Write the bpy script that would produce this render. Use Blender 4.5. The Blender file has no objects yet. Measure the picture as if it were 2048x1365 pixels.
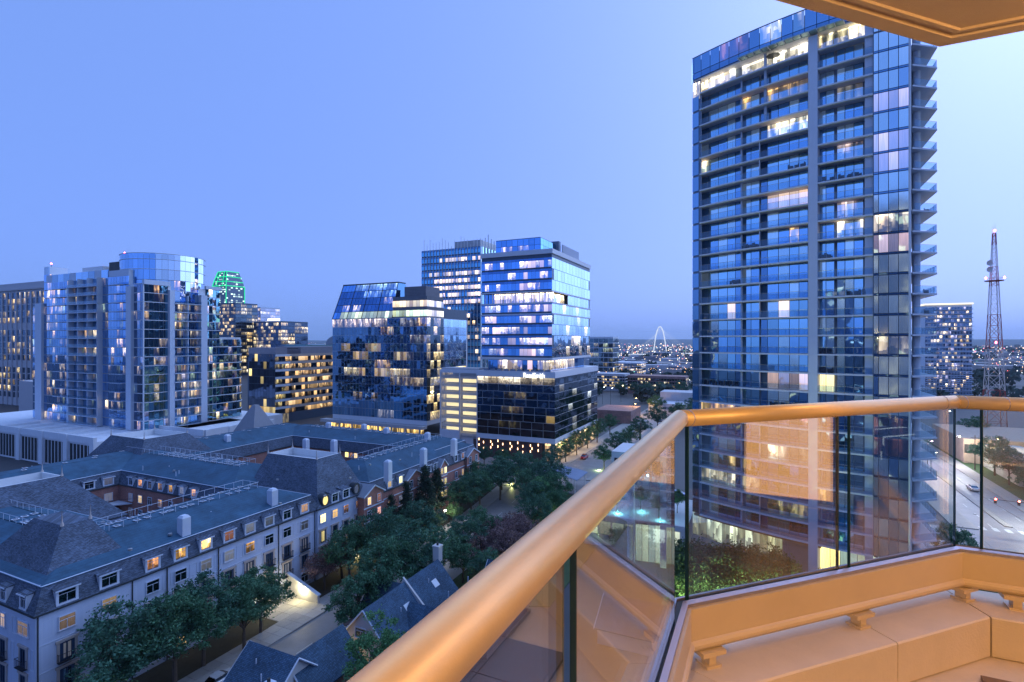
import bpy, math, random
from mathutils import Vector, Matrix
R_ = random.Random(11)
sc = bpy.context.scene
COL = sc.collection
rad = math.radians
# ------------------------------------------------------------------ camera
FPX, HC, HOR, YAW = 1060.0, 41.0, 683.0, rad(25.1)
CA, SA = math.cos(YAW), math.sin(YAW)
cam_d = bpy.data.cameras.new('camera'); cam = bpy.data.objects.new('camera', cam_d); COL.objects.link(cam)
cam_d.sensor_width = 36; cam_d.lens = 36 * FPX / 2048
cam.location = (0, 0, HC); cam.rotation_euler = (rad(90), 0, YAW)
cam_d.clip_start = 0.05; cam_d.clip_end = 40000
sc.camera = cam
# ------------------------------------------------------------------ sky and sun (after sunset, glow to the right)
SUN_EL, SUN_AZ = 38.0, 28.0
world = bpy.data.worlds.new('World'); sc.world = world; world.use_nodes = True
wn = world.node_tree; wbg = wn.nodes['Background']
sky = wn.nodes.new('ShaderNodeTexSky'); sky.sky_type = 'NISHITA'; sky.sun_disc = False
sky.sun_elevation = rad(SUN_EL); sky.sun_rotation = rad(SUN_AZ)
sky.ozone_density = 5.0; sky.air_density = 0.4; sky.dust_density = 5.0; sky.altitude = 100
wg = wn.nodes.new('ShaderNodeGamma'); wn.links.new(sky.outputs[0], wg.inputs[0]); wg.inputs[1].default_value = .60   # dusk haze: a soft, even glow
wm = wn.nodes.new('ShaderNodeMix'); wm.data_type = 'RGBA'; wm.blend_type = 'MULTIPLY'; wm.inputs[0].default_value = 1
wn.links.new(wg.outputs[0], wm.inputs[6]); wm.inputs[7].default_value = (1.72, 2.07, 4.3, 1)                        # tungsten white balance turns the dusk blue
wm2 = wn.nodes.new('ShaderNodeMix'); wm2.data_type = 'RGBA'; wm2.inputs[0].default_value = 0.5
wn.links.new(wm.outputs[2], wm2.inputs[6]); wm2.inputs[7].default_value = (2.45, 4.85, 11.4, 1)
wn.links.new(wm2.outputs[2], wbg.inputs[0]); wbg.inputs[1].default_value = 0.0745
sun_d = bpy.data.lights.new('sun', 'SUN'); sun = bpy.data.objects.new('sun', sun_d); COL.objects.link(sun)
sun_d.energy = 1.3; sun_d.angle = rad(100); sun_d.color = (.52, .74, 1.0)
sun.rotation_euler = (rad(90 - SUN_EL), 0, rad(180 - SUN_AZ)); sun.location = (0, 0, 300)
vs = sc.view_settings; vs.view_transform = 'Standard'; vs.look = 'None'; vs.gamma = 1; vs.exposure = 0.55; vs.use_curve_mapping = False
sc.cycles.max_bounces = 5; sc.cycles.transparent_max_bounces = 14; sc.cycles.glossy_bounces = 3; sc.cycles.diffuse_bounces = 2
sc.cycles.sample_clamp_indirect = 3.0; sc.cycles.caustics_reflective = False; sc.cycles.caustics_refractive = False
sc.cycles.use_denoising = True

# ------------------------------------------------------------------ picture <-> place
def d2w(px, d, py=None):
    r = (px - 1024) / FPX * d
    return r * CA - d * SA, r * SA + d * CA, (None if py is None else HC - (py - HOR) / FPX * d)
def atz(px, py, z=0.0):
    d = (HC - z) * FPX / (py - HOR); x, y, _ = d2w(px, d); return x, y
def onx(px, X):
    k = (px - 1024) / FPX; d = X / (k * CA - SA); return k * d * SA + d * CA
def ony(px, Y):
    k = (px - 1024) / FPX; d = Y / (k * SA + CA); return k * d * CA - d * SA
def depth(x, y): return -x * SA + y * CA
def topx(x, y): return 1024 + FPX * (x * CA + y * SA) / depth(x, y)

# ------------------------------------------------------------------ objects
ORG = {}
def org(o): return ORG.get(o.name, Vector((0, 0, 0))) if o else Vector((0, 0, 0))
def tag(o, label=None, cat=None, group=None, kind=None):
    if label: o['label'] = label
    if cat: o['category'] = cat
    if group: o['group'] = group
    if kind: o['kind'] = kind
    return o
def thing(name, label, cat, loc=(0, 0, 0), group=None):
    o = bpy.data.objects.new(name, None); COL.objects.link(o); o.empty_display_size = .2
    o.location = loc; ORG[o.name] = Vector(loc)
    return tag(o, label, cat, group)
def link(name, me, parent, loc, yaw=0.0):
    o = bpy.data.objects.new(name, me); COL.objects.link(o)
    o.parent = parent; loc = Vector(loc); o.location = loc - org(parent); o.rotation_euler = (0, 0, yaw)
    ORG[o.name] = loc
    return o
class MB:
    """collects faces; build() links them as one mesh object whose origin is at the centre of its base"""
    def __init__(s): s.v = []; s.f = []; s.m = []; s.uv = {}
    def face(s, pts, m=0, uv=None):
        i = len(s.v); s.v += [tuple(p) for p in pts]; s.f.append(tuple(range(i, i + len(pts)))); s.m.append(m)
        if uv: s.uv[len(s.f) - 1] = uv
        return s
    def box(s, x0, x1, y0, y1, z0, z1, m=0, skip=''):
        i = len(s.v)
        s.v += [(x0, y0, z0), (x1, y0, z0), (x1, y1, z0), (x0, y1, z0), (x0, y0, z1), (x1, y0, z1), (x1, y1, z1), (x0, y1, z1)]
        F = {'b': (0, 3, 2, 1), 't': (4, 5, 6, 7), 's': (0, 1, 5, 4), 'e': (1, 2, 6, 5), 'n': (2, 3, 7, 6), 'w': (3, 0, 4, 7)}
        for k, q in F.items():
            if k not in skip: s.f.append(tuple(i + j for j in q)); s.m.append(m)
        return s
    def obox(s, c, yaw, w, t, h, m=0, uvw=False):
        """box centred at c, w along yaw, t across, h up"""
        cx, cy, cz = c; ux, uy = math.cos(yaw), math.sin(yaw); i = len(s.v)
        for dz in (-h / 2, h / 2):
            for a, b in ((-w / 2, -t / 2), (w / 2, -t / 2), (w / 2, t / 2), (-w / 2, t / 2)):
                s.v.append((cx + a * ux - b * uy, cy + a * uy + b * ux, cz + dz))
        for n, q in enumerate(((0, 3, 2, 1), (4, 5, 6, 7), (0, 1, 5, 4), (1, 2, 6, 5), (2, 3, 7, 6), (3, 0, 4, 7))):
            s.f.append(tuple(i + j for j in q)); s.m.append(m)
            if uvw and n in (2, 4): s.uv[len(s.f) - 1] = ((0, 0), (w, 0), (w, 1), (0, 1))
        return s
    def prism(s, poly, z0, z1, m=0, mt=None, sides=None):
        n = len(poly); i = len(s.v)
        s.v += [(p[0], p[1], z0) for p in poly] + [(p[0], p[1], z1) for p in poly]
        s.f.append(tuple(i + n - 1 - k for k in range(n))); s.m.append(m)
        s.f.append(tuple(i + n + k for k in range(n))); s.m.append(m if mt is None else mt)
        for k in range(n):
            j = (k + 1) % n; s.f.append((i + k, i + j, i + n + j, i + n + k)); s.m.append(m)
        return s
    def tube(s, pts, rr, n=8, m=0, caps=True):
        if not isinstance(rr, (list, tuple)): rr = [rr] * len(pts)
        i0 = len(s.v); P = [Vector(p) for p in pts]
        for k, p in enumerate(P):
            d = (P[min(k + 1, len(P) - 1)] - P[max(k - 1, 0)]).normalized()
            a = Vector((0, 0, 1)) if abs(d.z) < .9 else Vector((1, 0, 0))
            u = d.cross(a).normalized(); w = d.cross(u)
            for q in range(n):
                t = 2 * math.pi * q / n; s.v.append(tuple(p + (u * math.cos(t) + w * math.sin(t)) * rr[k]))
        for k in range(len(P) - 1):
            for q in range(n):
                a = i0 + k * n + q; b = i0 + k * n + (q + 1) % n; s.f.append((a, b, b + n, a + n)); s.m.append(m)
        if caps:
            s.f.append(tuple(i0 + q for q in range(n))); s.m.append(m)
            e = i0 + (len(P) - 1) * n; s.f.append(tuple(e + n - 1 - q for q in range(n))); s.m.append(m)
        return s
    def rings(s, rings, m=0, cap=True):
        """loft through rings of equal length"""
        n = len(rings[0]); i0 = len(s.v)
        for r in rings: s.v += [tuple(p) for p in r]
        for k in range(len(rings) - 1):
            for q in range(n):
                a = i0 + k * n + q; b = i0 + k * n + (q + 1) % n; s.f.append((a, b, b + n, a + n)); s.m.append(m)
        if cap:
            s.f.append(tuple(i0 + n - 1 - q for q in range(n))); s.m.append(m)
            e = i0 + (len(rings) - 1) * n; s.f.append(tuple(e + q for q in range(n))); s.m.append(m)
        return s
    def mesh(s, name, mats, c=(0, 0, 0), smooth=False):
        me = bpy.data.meshes.new(name)
        me.from_pydata([(p[0] - c[0], p[1] - c[1], p[2] - c[2]) for p in s.v], [], s.f)
        for mt in (mats if isinstance(mats, (list, tuple)) else [mats]): me.materials.append(mt)
        me.polygons.foreach_set('material_index', s.m)
        if smooth: me.polygons.foreach_set('use_smooth', [True] * len(s.f))
        if s.uv:
            ul = me.uv_layers.new(name='UVMap'); lp = me.polygons
            for fi, uv in s.uv.items():
                st = lp[fi].loop_start
                for k, q in enumerate(uv): ul.data[st + k].uv = q
        me.update(); return me
    def build(s, name, mats, parent=None, kind=None, label=None, cat=None, group=None, smooth=False):
        xs = [p[0] for p in s.v]; ys = [p[1] for p in s.v]; zs = [p[2] for p in s.v]
        c = Vector(((min(xs) + max(xs)) / 2, (min(ys) + max(ys)) / 2, min(zs)))
        o = link(name, s.mesh(name, mats, c, smooth), parent, c)
        return tag(o, label, cat, group, kind)
_pc = {}
def piece(name, parent, c, yaw, w, t, h, mat):
    """a box piece; alike pieces share mesh data"""
    k = (name, round(w, 2), round(t, 3), round(h, 2), mat.name)
    if k not in _pc: _pc[k] = MB().obox((0, 0, 0), 0, w, t, h, 0, True).mesh(name, mat)
    return link(name, _pc[k], parent, c, yaw)
class Panes:
    """window panes of one thing: the 300 that show largest become parts, the rest one joined part"""
    def __init__(s, parent, name='window_pane', limit=300): s.p = parent; s.n = name; s.l = []; s.limit = limit
    def add(s, c, yaw, w, h, mat, t=.06):
        d = max(1, depth(c[0], c[1])); px = topx(c[0], c[1])
        vis = w * h / d / d * (1 if -60 < px < 2110 else .01) * max(.05, abs(math.sin(yaw - math.atan2(c[1], c[0]))))
        s.l.append((vis, c, yaw, w, h, mat, t))
    def done(s):
        s.l.sort(key=lambda q: -q[0])
        for vis, c, yaw, w, h, mat, t in s.l[:s.limit]: piece(s.n, s.p, c, yaw, w, t, h, mat)
        rest = s.l[s.limit:]
        if rest:
            mats = []; b = MB()
            for vis, c, yaw, w, h, mat, t in rest:
                if mat not in mats: mats.append(mat)
                b.obox(c, yaw, w, t, h, mats.index(mat), True)
            b.build(s.n + '_field', mats, s.p, kind='stuff')
    def grid(s, o, yaw, W, z0, z1, nc, nr, pick, gap=.1, zg=.1, off=0.0, stagger=0.0):
        """o: left end of the facade seen from outside; pick(row, col) gives the material or None"""
        ux, uy = math.cos(yaw), math.sin(yaw); nx, ny = uy, -ux
        cw = W / nc; rh = (z1 - z0) / nr
        for r in range(nr):
            sh = (r % 2) * stagger * cw
            for c in range(nc + (1 if sh else 0)):
                a = max(0, c * cw - (cw - sh if sh else 0)); b = min(W, (c + 1) * cw - (cw - sh if sh else 0))
                if b - a < .3: continue
                m = pick(r, c)
                if m is None: continue
                q = (a + b) / 2
                s.add((o[0] + q * ux + off * nx, o[1] + q * uy + off * ny, z0 + (r + .5) * rh), yaw, b - a - gap, rh - zg, m)

# ------------------------------------------------------------------ materials
def nd(nt, t, ins=None, **p):
    n = nt.nodes.new(t)
    for k, v in p.items(): setattr(n, k, v)
    for k, v in (ins or {}).items():
        if hasattr(v, 'is_output'): nt.links.new(v, n.inputs[k])
        else: n.inputs[k].default_value = v
    return n
def mth(nt, op, a, b=0.0, c=None):
    ins = {0: a, 1: b}
    if c is not None: ins[2] = c
    return nd(nt, 'ShaderNodeMath', ins, operation=op).outputs[0]
def mixc(nt, f, a, b, mode='MIX'):
    return nd(nt, 'ShaderNodeMix', {0: f, 6: a, 7: b}, data_type='RGBA', blend_type=mode).outputs[2]
def c4(c): return (c[0], c[1], c[2], 1)
def newmat(name):
    m = bpy.data.materials.new(name); m.use_nodes = True
    nt = m.node_tree; return m, nt, nt.nodes['Principled BSDF']
def isl(nt):
    g = nd(nt, 'ShaderNodeNewGeometry'); oi = nd(nt, 'ShaderNodeObjectInfo')
    return g, mth(nt, 'FRACT', mth(nt, 'ADD', g.outputs['Random Per Island'], oi.outputs['Random']))
def mat(name, col, rough=.8, metal=0.0, var=.25, vs_=.6, bump=0.0, bs=8.0, spec=.4, streak=0.0, island=0.0):
    """plain surface with mottling, optional streaks of wear, fine relief and per-piece variation"""
    m, nt, b = newmat(name); g = nd(nt, 'ShaderNodeNewGeometry'); P = g.outputs['Position']
    n1 = nd(nt, 'ShaderNodeTexNoise', {'Vector': P, 'Scale': vs_, 'Detail': 5.0, 'Roughness': .65})
    f = mth(nt, 'MULTIPLY_ADD', mth(nt, 'SUBTRACT', n1.outputs[0], .5), 2 * var, 1.0)
    if streak:
        mp = nd(nt, 'ShaderNodeMapping', {'Vector': P, 'Scale': (3, 3, .25)})
        n2 = nd(nt, 'ShaderNodeTexNoise', {'Vector': mp.outputs[0], 'Scale': 1.0, 'Detail': 3.0})
        f = mth(nt, 'MULTIPLY', f, mth(nt, 'MULTIPLY_ADD', mth(nt, 'SUBTRACT', n2.outputs[0], .5), 2 * streak, 1.0))
    if island:
        _, r = isl(nt); f = mth(nt, 'MULTIPLY', f, mth(nt, 'MULTIPLY_ADD', r, 2 * island, 1 - island))
    v = nd(nt, 'ShaderNodeVectorMath', {0: col, 'Scale': f}, operation='SCALE')
    nt.links.new(v.outputs[0], b.inputs['Base Color'])
    b.inputs['Roughness'].default_value = rough; b.inputs['Metallic'].default_value = metal
    b.inputs['Specular IOR Level'].default_value = spec
    if bump:
        n3 = nd(nt, 'ShaderNodeTexNoise', {'Vector': P, 'Scale': bs, 'Detail': 4.0})
        bp = nd(nt, 'ShaderNodeBump', {'Height': n3.outputs[0], 'Strength': bump, 'Distance': .05})
        nt.links.new(bp.outputs[0], b.inputs['Normal'])
    return m
def glow(name, col, st):
    m, nt, b = newmat(name); b.inputs['Base Color'].default_value = c4([.1 * q for q in col])
    b.inputs['Emission Color'].default_value = c4(col); b.inputs['Emission Strength'].default_value = st
    m.cycles.emission_sampling = 'NONE'; return m
def shingle(name, col, sx, sy, var=.35):
    """roof shingles in courses that follow the height and the run of the slope"""
    m, nt, b = newmat(name); g = nd(nt, 'ShaderNodeNewGeometry')
    s = nd(nt, 'ShaderNodeSeparateXYZ', {0: g.outputs['Position']})
    al = mth(nt, 'ADD', s.outputs[0], s.outputs[1])
    v = nd(nt, 'ShaderNodeCombineXYZ', {0: al, 1: mth(nt, 'MULTIPLY', s.outputs[2], 1.6)})
    bk = nd(nt, 'ShaderNodeTexBrick', {'Vector': v.outputs[0], 'Color1': c4([q * (1 - var) for q in col]), 'Color2': c4([q * (1 + var) for q in col]),
            'Mortar': c4([q * .35 for q in col]), 'Scale': 1.0, 'Mortar Size': .02, 'Brick Width': sx, 'Row Height': sy})
    n1 = nd(nt, 'ShaderNodeTexNoise', {'Vector': g.outputs['Position'], 'Scale': .35, 'Detail': 6.0, 'Roughness': .7})
    cc = mixc(nt, .65, bk.outputs[0], c4(col)) if var < .2 else bk.outputs[0]
    c = nd(nt, 'ShaderNodeVectorMath', {0: cc, 'Scale': mth(nt, 'MULTIPLY_ADD', n1.outputs[0], 1.7, .15)}, operation='SCALE')
    nt.links.new(c.outputs[0], b.inputs['Base Color']); b.inputs['Roughness'].default_value = .85
    bp = nd(nt, 'ShaderNodeBump', {'Height': bk.outputs['Fac'], 'Strength': .5, 'Distance': .03}); nt.links.new(bp.outputs[0], b.inputs['Normal'])
    return m
def brick(name, col, mortar, w=.24, h=.08, axis_sum=True):
    m, nt, b = newmat(name); g = nd(nt, 'ShaderNodeNewGeometry')
    s = nd(nt, 'ShaderNodeSeparateXYZ', {0: g.outputs['Position']})
    v = nd(nt, 'ShaderNodeCombineXYZ', {0: mth(nt, 'ADD', s.outputs[0], s.outputs[1]), 1: s.outputs[2]})
    bk = nd(nt, 'ShaderNodeTexBrick', {'Vector': v.outputs[0], 'Color1': c4([q * .75 for q in col]), 'Color2': c4([q * 1.2 for q in col]), 'Mortar': c4(mortar),
            'Scale': 1.0, 'Mortar Size': .008, 'Brick Width': w, 'Row Height': h})
    n1 = nd(nt, 'ShaderNodeTexNoise', {'Vector': g.outputs['Position'], 'Scale': .5, 'Detail': 4.0})
    c = nd(nt, 'ShaderNodeVectorMath', {0: bk.outputs[0], 'Scale': mth(nt, 'MULTIPLY_ADD', n1.outputs[0], .8, .6)}, operation='SCALE')
    nt.links.new(c.outputs[0], b.inputs['Base Color']); b.inputs['Roughness'].default_value = .85
    return m
_g = {}
def glass(tint, lit=None, st=1.0, rough=.03, wob=.012, var=.5, style=0):
    """reflecting window glass. lit: the room behind is lit in this colour; style 0 room, 1 office with ceiling lamps, 2 drawn blinds"""
    key = (tint, lit, st, rough, wob, var, style)
    if key in _g: return _g[key]
    tint = tuple(min(.9, q * 1.25 + .015) for q in tint)
    m, nt, b = newmat('lit_window_glass' if lit else 'window_glass')
    g, r = isl(nt); P = g.outputs['Position']
    wn_ = nd(nt, 'ShaderNodeTexWhiteNoise', {'W': r}, noise_dimensions='1D')
    tilt = nd(nt, 'ShaderNodeVectorMath', {0: nd(nt, 'ShaderNodeVectorMath', {0: wn_.outputs['Color'], 1: (.5, .5, .5)}, operation='SUBTRACT').outputs[0], 'Scale': wob * 2}, operation='SCALE')
    nz = nd(nt, 'ShaderNodeTexNoise', {'Vector': P, 'Scale': .7, 'Detail': 1.0})
    wav = nd(nt, 'ShaderNodeVectorMath', {0: nd(nt, 'ShaderNodeVectorMath', {0: nz.outputs['Color'], 1: (.5, .5, .5)}, operation='SUBTRACT').outputs[0], 'Scale': wob * 1.6}, operation='SCALE')
    nn = nd(nt, 'ShaderNodeVectorMath', {0: g.outputs['Normal'], 1: tilt.outputs[0]}, operation='ADD')
    nn = nd(nt, 'ShaderNodeVectorMath', {0: nn.outputs[0], 1: wav.outputs[0]}, operation='ADD')
    nn = nd(nt, 'ShaderNodeVectorMath', {0: nn.outputs[0]}, operation='NORMALIZE')
    nt.links.new(nn.outputs[0], b.inputs['Normal'])
    v = nd(nt, 'ShaderNodeVectorMath', {0: tint, 'Scale': mth(nt, 'MULTIPLY_ADD', r, var, 1 - var / 2)}, operation='SCALE')
    nt.links.new(v.outputs[0], b.inputs['Base Color'])
    b.inputs['Metallic'].default_value = 1.0; b.inputs['Roughness'].default_value = rough
    if lit:
        uv = nd(nt, 'ShaderNodeUVMap'); s = nd(nt, 'ShaderNodeSeparateXYZ', {0: uv.outputs[0]}); V = s.outputs[1]
        mp = nd(nt, 'ShaderNodeMapping', {'Vector': P, 'Scale': (1, 1, .22)})
        n1 = nd(nt, 'ShaderNodeTexNoise', {'Vector': mp.outputs[0], 'Scale': 1.1, 'Detail': 1.0}).outputs[0]
        n2 = nd(nt, 'ShaderNodeTexVoronoi', {'Vector': mp.outputs[0], 'Scale': 1.7}).outputs['Color']
        n2 = nd(nt, 'ShaderNodeSeparateXYZ', {0: n2}).outputs[0]
        e = mth(nt, 'MULTIPLY_ADD', mth(nt, 'SUBTRACT', n1, .35), 1.6, .35)
        if style == 2:
            mp2 = nd(nt, 'ShaderNodeMapping', {'Vector': P, 'Scale': (9, 9, 0.3)})
            fold = nd(nt, 'ShaderNodeTexNoise', {'Vector': mp2.outputs[0], 'Scale': 1.0}).outputs[0]
            e = mth(nt, 'MULTIPLY', mth(nt, 'MULTIPLY_ADD', fold, .8, .35), mth(nt, 'MULTIPLY_ADD', V, .4, .7))
        else:
            furn = mth(nt, 'LESS_THAN', V, mth(nt, 'MULTIPLY', n2, .55))
            e = mth(nt, 'MULTIPLY', e, mth(nt, 'MULTIPLY_ADD', furn, -.75, 1.0))
            wall = mth(nt, 'MULTIPLY_ADD', n2, .9, .45)
            e = mth(nt, 'MULTIPLY', e, wall)
            lamp = mth(nt, 'GREATER_THAN', V, .84 if style == 1 else .9)
            lamp = mth(nt, 'MULTIPLY', lamp, mth(nt, 'GREATER_THAN', n2, .25 if style == 1 else .6))
            e = mth(nt, 'ADD', e, mth(nt, 'MULTIPLY', lamp, .9))
        if style == 0:
            n4 = nd(nt, 'ShaderNodeTexNoise', {'Vector': mp.outputs[0], 'Scale': .8, 'Detail': 1.0}).outputs[0]
            e = mth(nt, 'MULTIPLY', e, mth(nt, 'MULTIPLY_ADD', nd(nt, 'ShaderNodeMapRange', {0: n4, 1: .40, 2: .58}, interpolation_type='SMOOTHSTEP').outputs[0], 1.1, .15))
        e = mth(nt, 'MULTIPLY', mth(nt, 'MAXIMUM', e, .03), mth(nt, 'MULTIPLY_ADD', mth(nt, 'POWER', r, 1.7), st * 1.7, st * .35))
        hue = mixc(nt, mth(nt, 'FRACT', mth(nt, 'MULTIPLY', r, 7.3)), c4(lit), c4((lit[0], lit[1] * .82, lit[2] * .6)))
        nt.links.new(hue, b.inputs['Emission Color']); nt.links.new(e, b.inputs['Emission Strength'])
        m.cycles.emission_sampling = 'NONE'
    _g[key] = m; return m
def clear_glass(name, tint=(.86, .93, .95), refl=.12, col=(1, 1, 1)):
    m = bpy.data.materials.new(name); m.use_nodes = True; nt = m.node_tree; nt.nodes.clear()
    lw = nd(nt, 'ShaderNodeLayerWeight', {'Blend': .5}).outputs['Facing']
    k = mth(nt, 'MULTIPLY_ADD', mth(nt, 'POWER', lw, 4.0), .8, refl)
    t = nd(nt, 'ShaderNodeBsdfTransparent', {'Color': c4(tint)}); g = nd(nt, 'ShaderNodeBsdfGlossy', {'Color': c4(col), 'Roughness': .0})
    mx = nd(nt, 'ShaderNodeMixShader', {0: k, 1: t.outputs[0], 2: g.outputs[0]})
    nt.links.new(mx.outputs[0], nd(nt, 'ShaderNodeOutputMaterial').inputs[0]); return m

WARM = (1.0, .66, .28); WHITE = (1.0, .88, .66); COOL = (.85, .95, 1.0); YEL = (1.0, .80, .32); GRN = (.75, 1.0, .62)
white_paint = mat('white_paint', (.68, .69, .72), .6, var=.08)
concrete = mat('concrete', (.50, .50, .52), .85, var=.15, streak=.12)
steel = mat('dark_steel', (.05, .055, .06), .5, metal=.6)
grey_metal = mat('grey_metal', (.35, .36, .38), .45, metal=.7, var=.1)
mullion = mat('pale_mullion', (.64, .68, .74), .5, var=.05)
dark_mullion = mat('dark_mullion', (.06, .09, .14), .4, metal=.3, var=.1)
ORD = ('first', 'second', 'third', 'fourth', 'fifth', 'sixth', 'seventh', 'eighth', 'ninth', 'tenth', 'eleventh', 'twelfth')
def far_windows(name, col, lit, sx, sz, p):
    m, nt, b = newmat(name); g = nd(nt, 'ShaderNodeNewGeometry'); s = nd(nt, 'ShaderNodeSeparateXYZ', {0: g.outputs['Position']})
    u = mth(nt, 'MULTIPLY', mth(nt, 'ADD', s.outputs[0], s.outputs[1]), 1 / sx); v = mth(nt, 'MULTIPLY', s.outputs[2], 1 / sz)
    cell = nd(nt, 'ShaderNodeCombineXYZ', {0: mth(nt, 'FLOOR', u), 1: mth(nt, 'FLOOR', v)})
    w = nd(nt, 'ShaderNodeTexWhiteNoise', {'Vector': cell.outputs[0]}, noise_dimensions='2D').outputs[0]
    ins = mth(nt, 'MULTIPLY', mth(nt, 'LESS_THAN', mth(nt, 'FRACT', u), .75), mth(nt, 'LESS_THAN', mth(nt, 'FRACT', v), .55))
    on = mth(nt, 'MULTIPLY', ins, mth(nt, 'LESS_THAN', w, p)); b.inputs['Base Color'].default_value = c4(col)
    b.inputs['Emission Color'].default_value = c4(lit); nt.links.new(mth(nt, 'MULTIPLY', on, mth(nt, 'MULTIPLY_ADD', w, 5.0, .3)), b.inputs['Emission Strength']); m.cycles.emission_sampling = 'NONE'; return m
# ================================================================== the balcony we stand on
tan_paint = mat('tan_metal_paint', (.50, .385, .26), .42, var=.10, vs_=5.0, spec=.5, bump=.04, bs=220.0, streak=.07)
tan_curb = mat('painted_concrete', (.55, .45, .36), .75, var=.16, vs_=4.5, bump=.10, bs=90.0, streak=.06)
stucco = mat('stucco', (.50, .39, .27), .9, var=.12, vs_=4.0, bump=.35, bs=260.0)
bronze = mat('bronze_rail', (.58, .42, .22), .40, metal=.45, var=.10, vs_=9.0, bump=.02, bs=300.0)
tile_m = mat('brown_tile', (.15, .085, .05), .35, var=.3, vs_=2.5, island=.12)
gasket = mat('black_gasket', (.015, .015, .018), .6)
pane_edge = mat('glass_edge', (.01, .035, .035), .15, var=.1)
cap_metal = mat('channel_metal', (.30, .28, .34), .35, metal=.6, var=.1)
balc_glass = clear_glass('balcony_glass', (.90, .95, .96), .10)
PA, PB = Vector((-.288, 2.184)), Vector((.886, 3.36))
PATH = [Vector((-.288, -1.55)), PA, PB, Vector((3, 3.36))]
def miters(path):
    out = []
    for i in range(len(path)):
        ns = []
        if i > 0: d = (path[i] - path[i - 1]).normalized(); ns.append(Vector((d.y, -d.x)))
        if i < len(path) - 1: d = (path[i + 1] - path[i]).normalized(); ns.append(Vector((d.y, -d.x)))
        out.append(ns[0] if len(ns) == 1 else (ns[0] + ns[1]) / (1 + ns[0].dot(ns[1])))
    return out
MIT = miters(PATH)
def ring(i, prof, shift=0.0):
    p, m = PATH[i], MIT[i]
    return [(p.x + m.x * o, p.y + m.y * o, HC + z) for o, z in prof]
def rings_between(i, t0, t1, prof):
    """profile rings on segment i at fractions t0, t1 (mitred where a fraction is 0 or 1)"""
    a, b = ring(i, prof), ring(i + 1, prof)
    return [[tuple(Vector(p) + (Vector(q) - Vector(p)) * t) for p, q in zip(a, b)] for t in (t0, t1)]
rail = thing('balcony_railing', 'glass balcony railing with fat bronze handrail and tan base channel', 'railing', (PA.x, PA.y, HC - 1.28))
circ = [(.0335 * math.cos(t), -.307 + .0335 * math.sin(t)) for t in [2 * math.pi * k / 28 for k in range(28)]]
big = [(o * 1.035, (z + .307) * 1.035 - .307) for o, z in circ]
for i in range(3):
    L = (PATH[i + 1] - PATH[i]).length
    hr = MB().rings(rings_between(i, 0, 1, circ)).build('handrail_section', bronze, rail, smooth=True)
    for t in ((.03 / L, .033 / L) if i else (), (1 - .09 / L, 1 - .087 / L) if i == 1 else (), (.19 / L, .193 / L) if i == 2 else ()):
        if t: MB().rings(rings_between(i, t[0], t[1], big)).build('seam', cap_metal, hr, smooth=True)
    fas = [(.045, -1.046), (.045, -1.172), (.052, -1.176), (.058, -1.186), (.058, -1.198), (.052, -1.208), (.045, -1.214), (-.045, -1.214), (-.045, -1.046)]
    fc = MB().rings(rings_between(i, 0, 1, fas)).build('base_channel', tan_paint, rail)
    MB().rings(rings_between(i, 0, 1, [(.032, -1.045), (.032, -1.032), (.012, -1.026), (.012, -1.045)])).build('cap_strip', cap_metal, fc)
    MB().rings(rings_between(i, 0, 1, [(-.012, -1.045), (-.012, -1.026), (-.032, -1.032), (-.032, -1.045)])).build('cap_strip', cap_metal, fc)
    MB().rings(rings_between(i, 0, 1, [(.0118, -1.045), (.0118, -1.034), (-.0118, -1.034), (-.0118, -1.045)])).build('gasket', gasket, fc)
def seg_t(i, px):
    lo, hi = 0.0, 1.0
    for _ in range(50):
        m = (lo + hi) / 2; p = PATH[i] + (PATH[i + 1] - PATH[i]) * m; d = depth(p.x, p.y)
        k = topx(p.x, p.y) if d > .02 else -9e9
        if k < px: lo = m
        else: hi = m
    return lo
def rail_pane(i, t0, t1):
    L = (PATH[i + 1] - PATH[i]).length; e = .004 / L
    pr = [(.006, -1.036), (.006, -.336), (-.006, -.336), (-.006, -1.036)]
    o = MB().rings(rings_between(i, t0 + e, t1 - e, pr), cap=False).build('glass_pane', balc_glass, rail)
    pe = [(.0064, -1.036), (.0064, -.336), (-.0064, -.336), (-.0064, -1.036)]
    MB().rings(rings_between(i, t0, t0 + e, pe)).build('glass_edge', pane_edge, o); MB().rings(rings_between(i, t1 - e, t1, pe)).build('glass_edge', pane_edge, o)
rail_pane(0, .0, seg_t(0, 1121)); rail_pane(0, seg_t(0, 1146), seg_t(0, 1346))
rail_pane(1, seg_t(1, 1373), seg_t(1, 1675)); rail_pane(1, seg_t(1, 1697), seg_t(1, 1930))
rail_pane(2, seg_t(2, 1962), .97)
for i, px in ((0, 1300), (1, 1405), (1, 1702), (1, 1928), (2, 2025), (2, 2250)):
    t = seg_t(i, px); p = PATH[i] + (PATH[i + 1] - PATH[i]) * t; d = (PATH[i + 1] - PATH[i]).normalized(); yw = math.atan2(d.y, d.x)
    n = Vector((d.y, -d.x)); q = p + n * .035
    b = MB().obox((q.x, q.y, HC - 1.224), yw, .11, .075, .018).obox((q.x, q.y, HC - 1.252), yw, .034, .05, .04).obox((q.x, q.y, HC - 1.276), yw, .07, .07, .012)
    b.build('bracket', tan_paint, rail)
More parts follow.
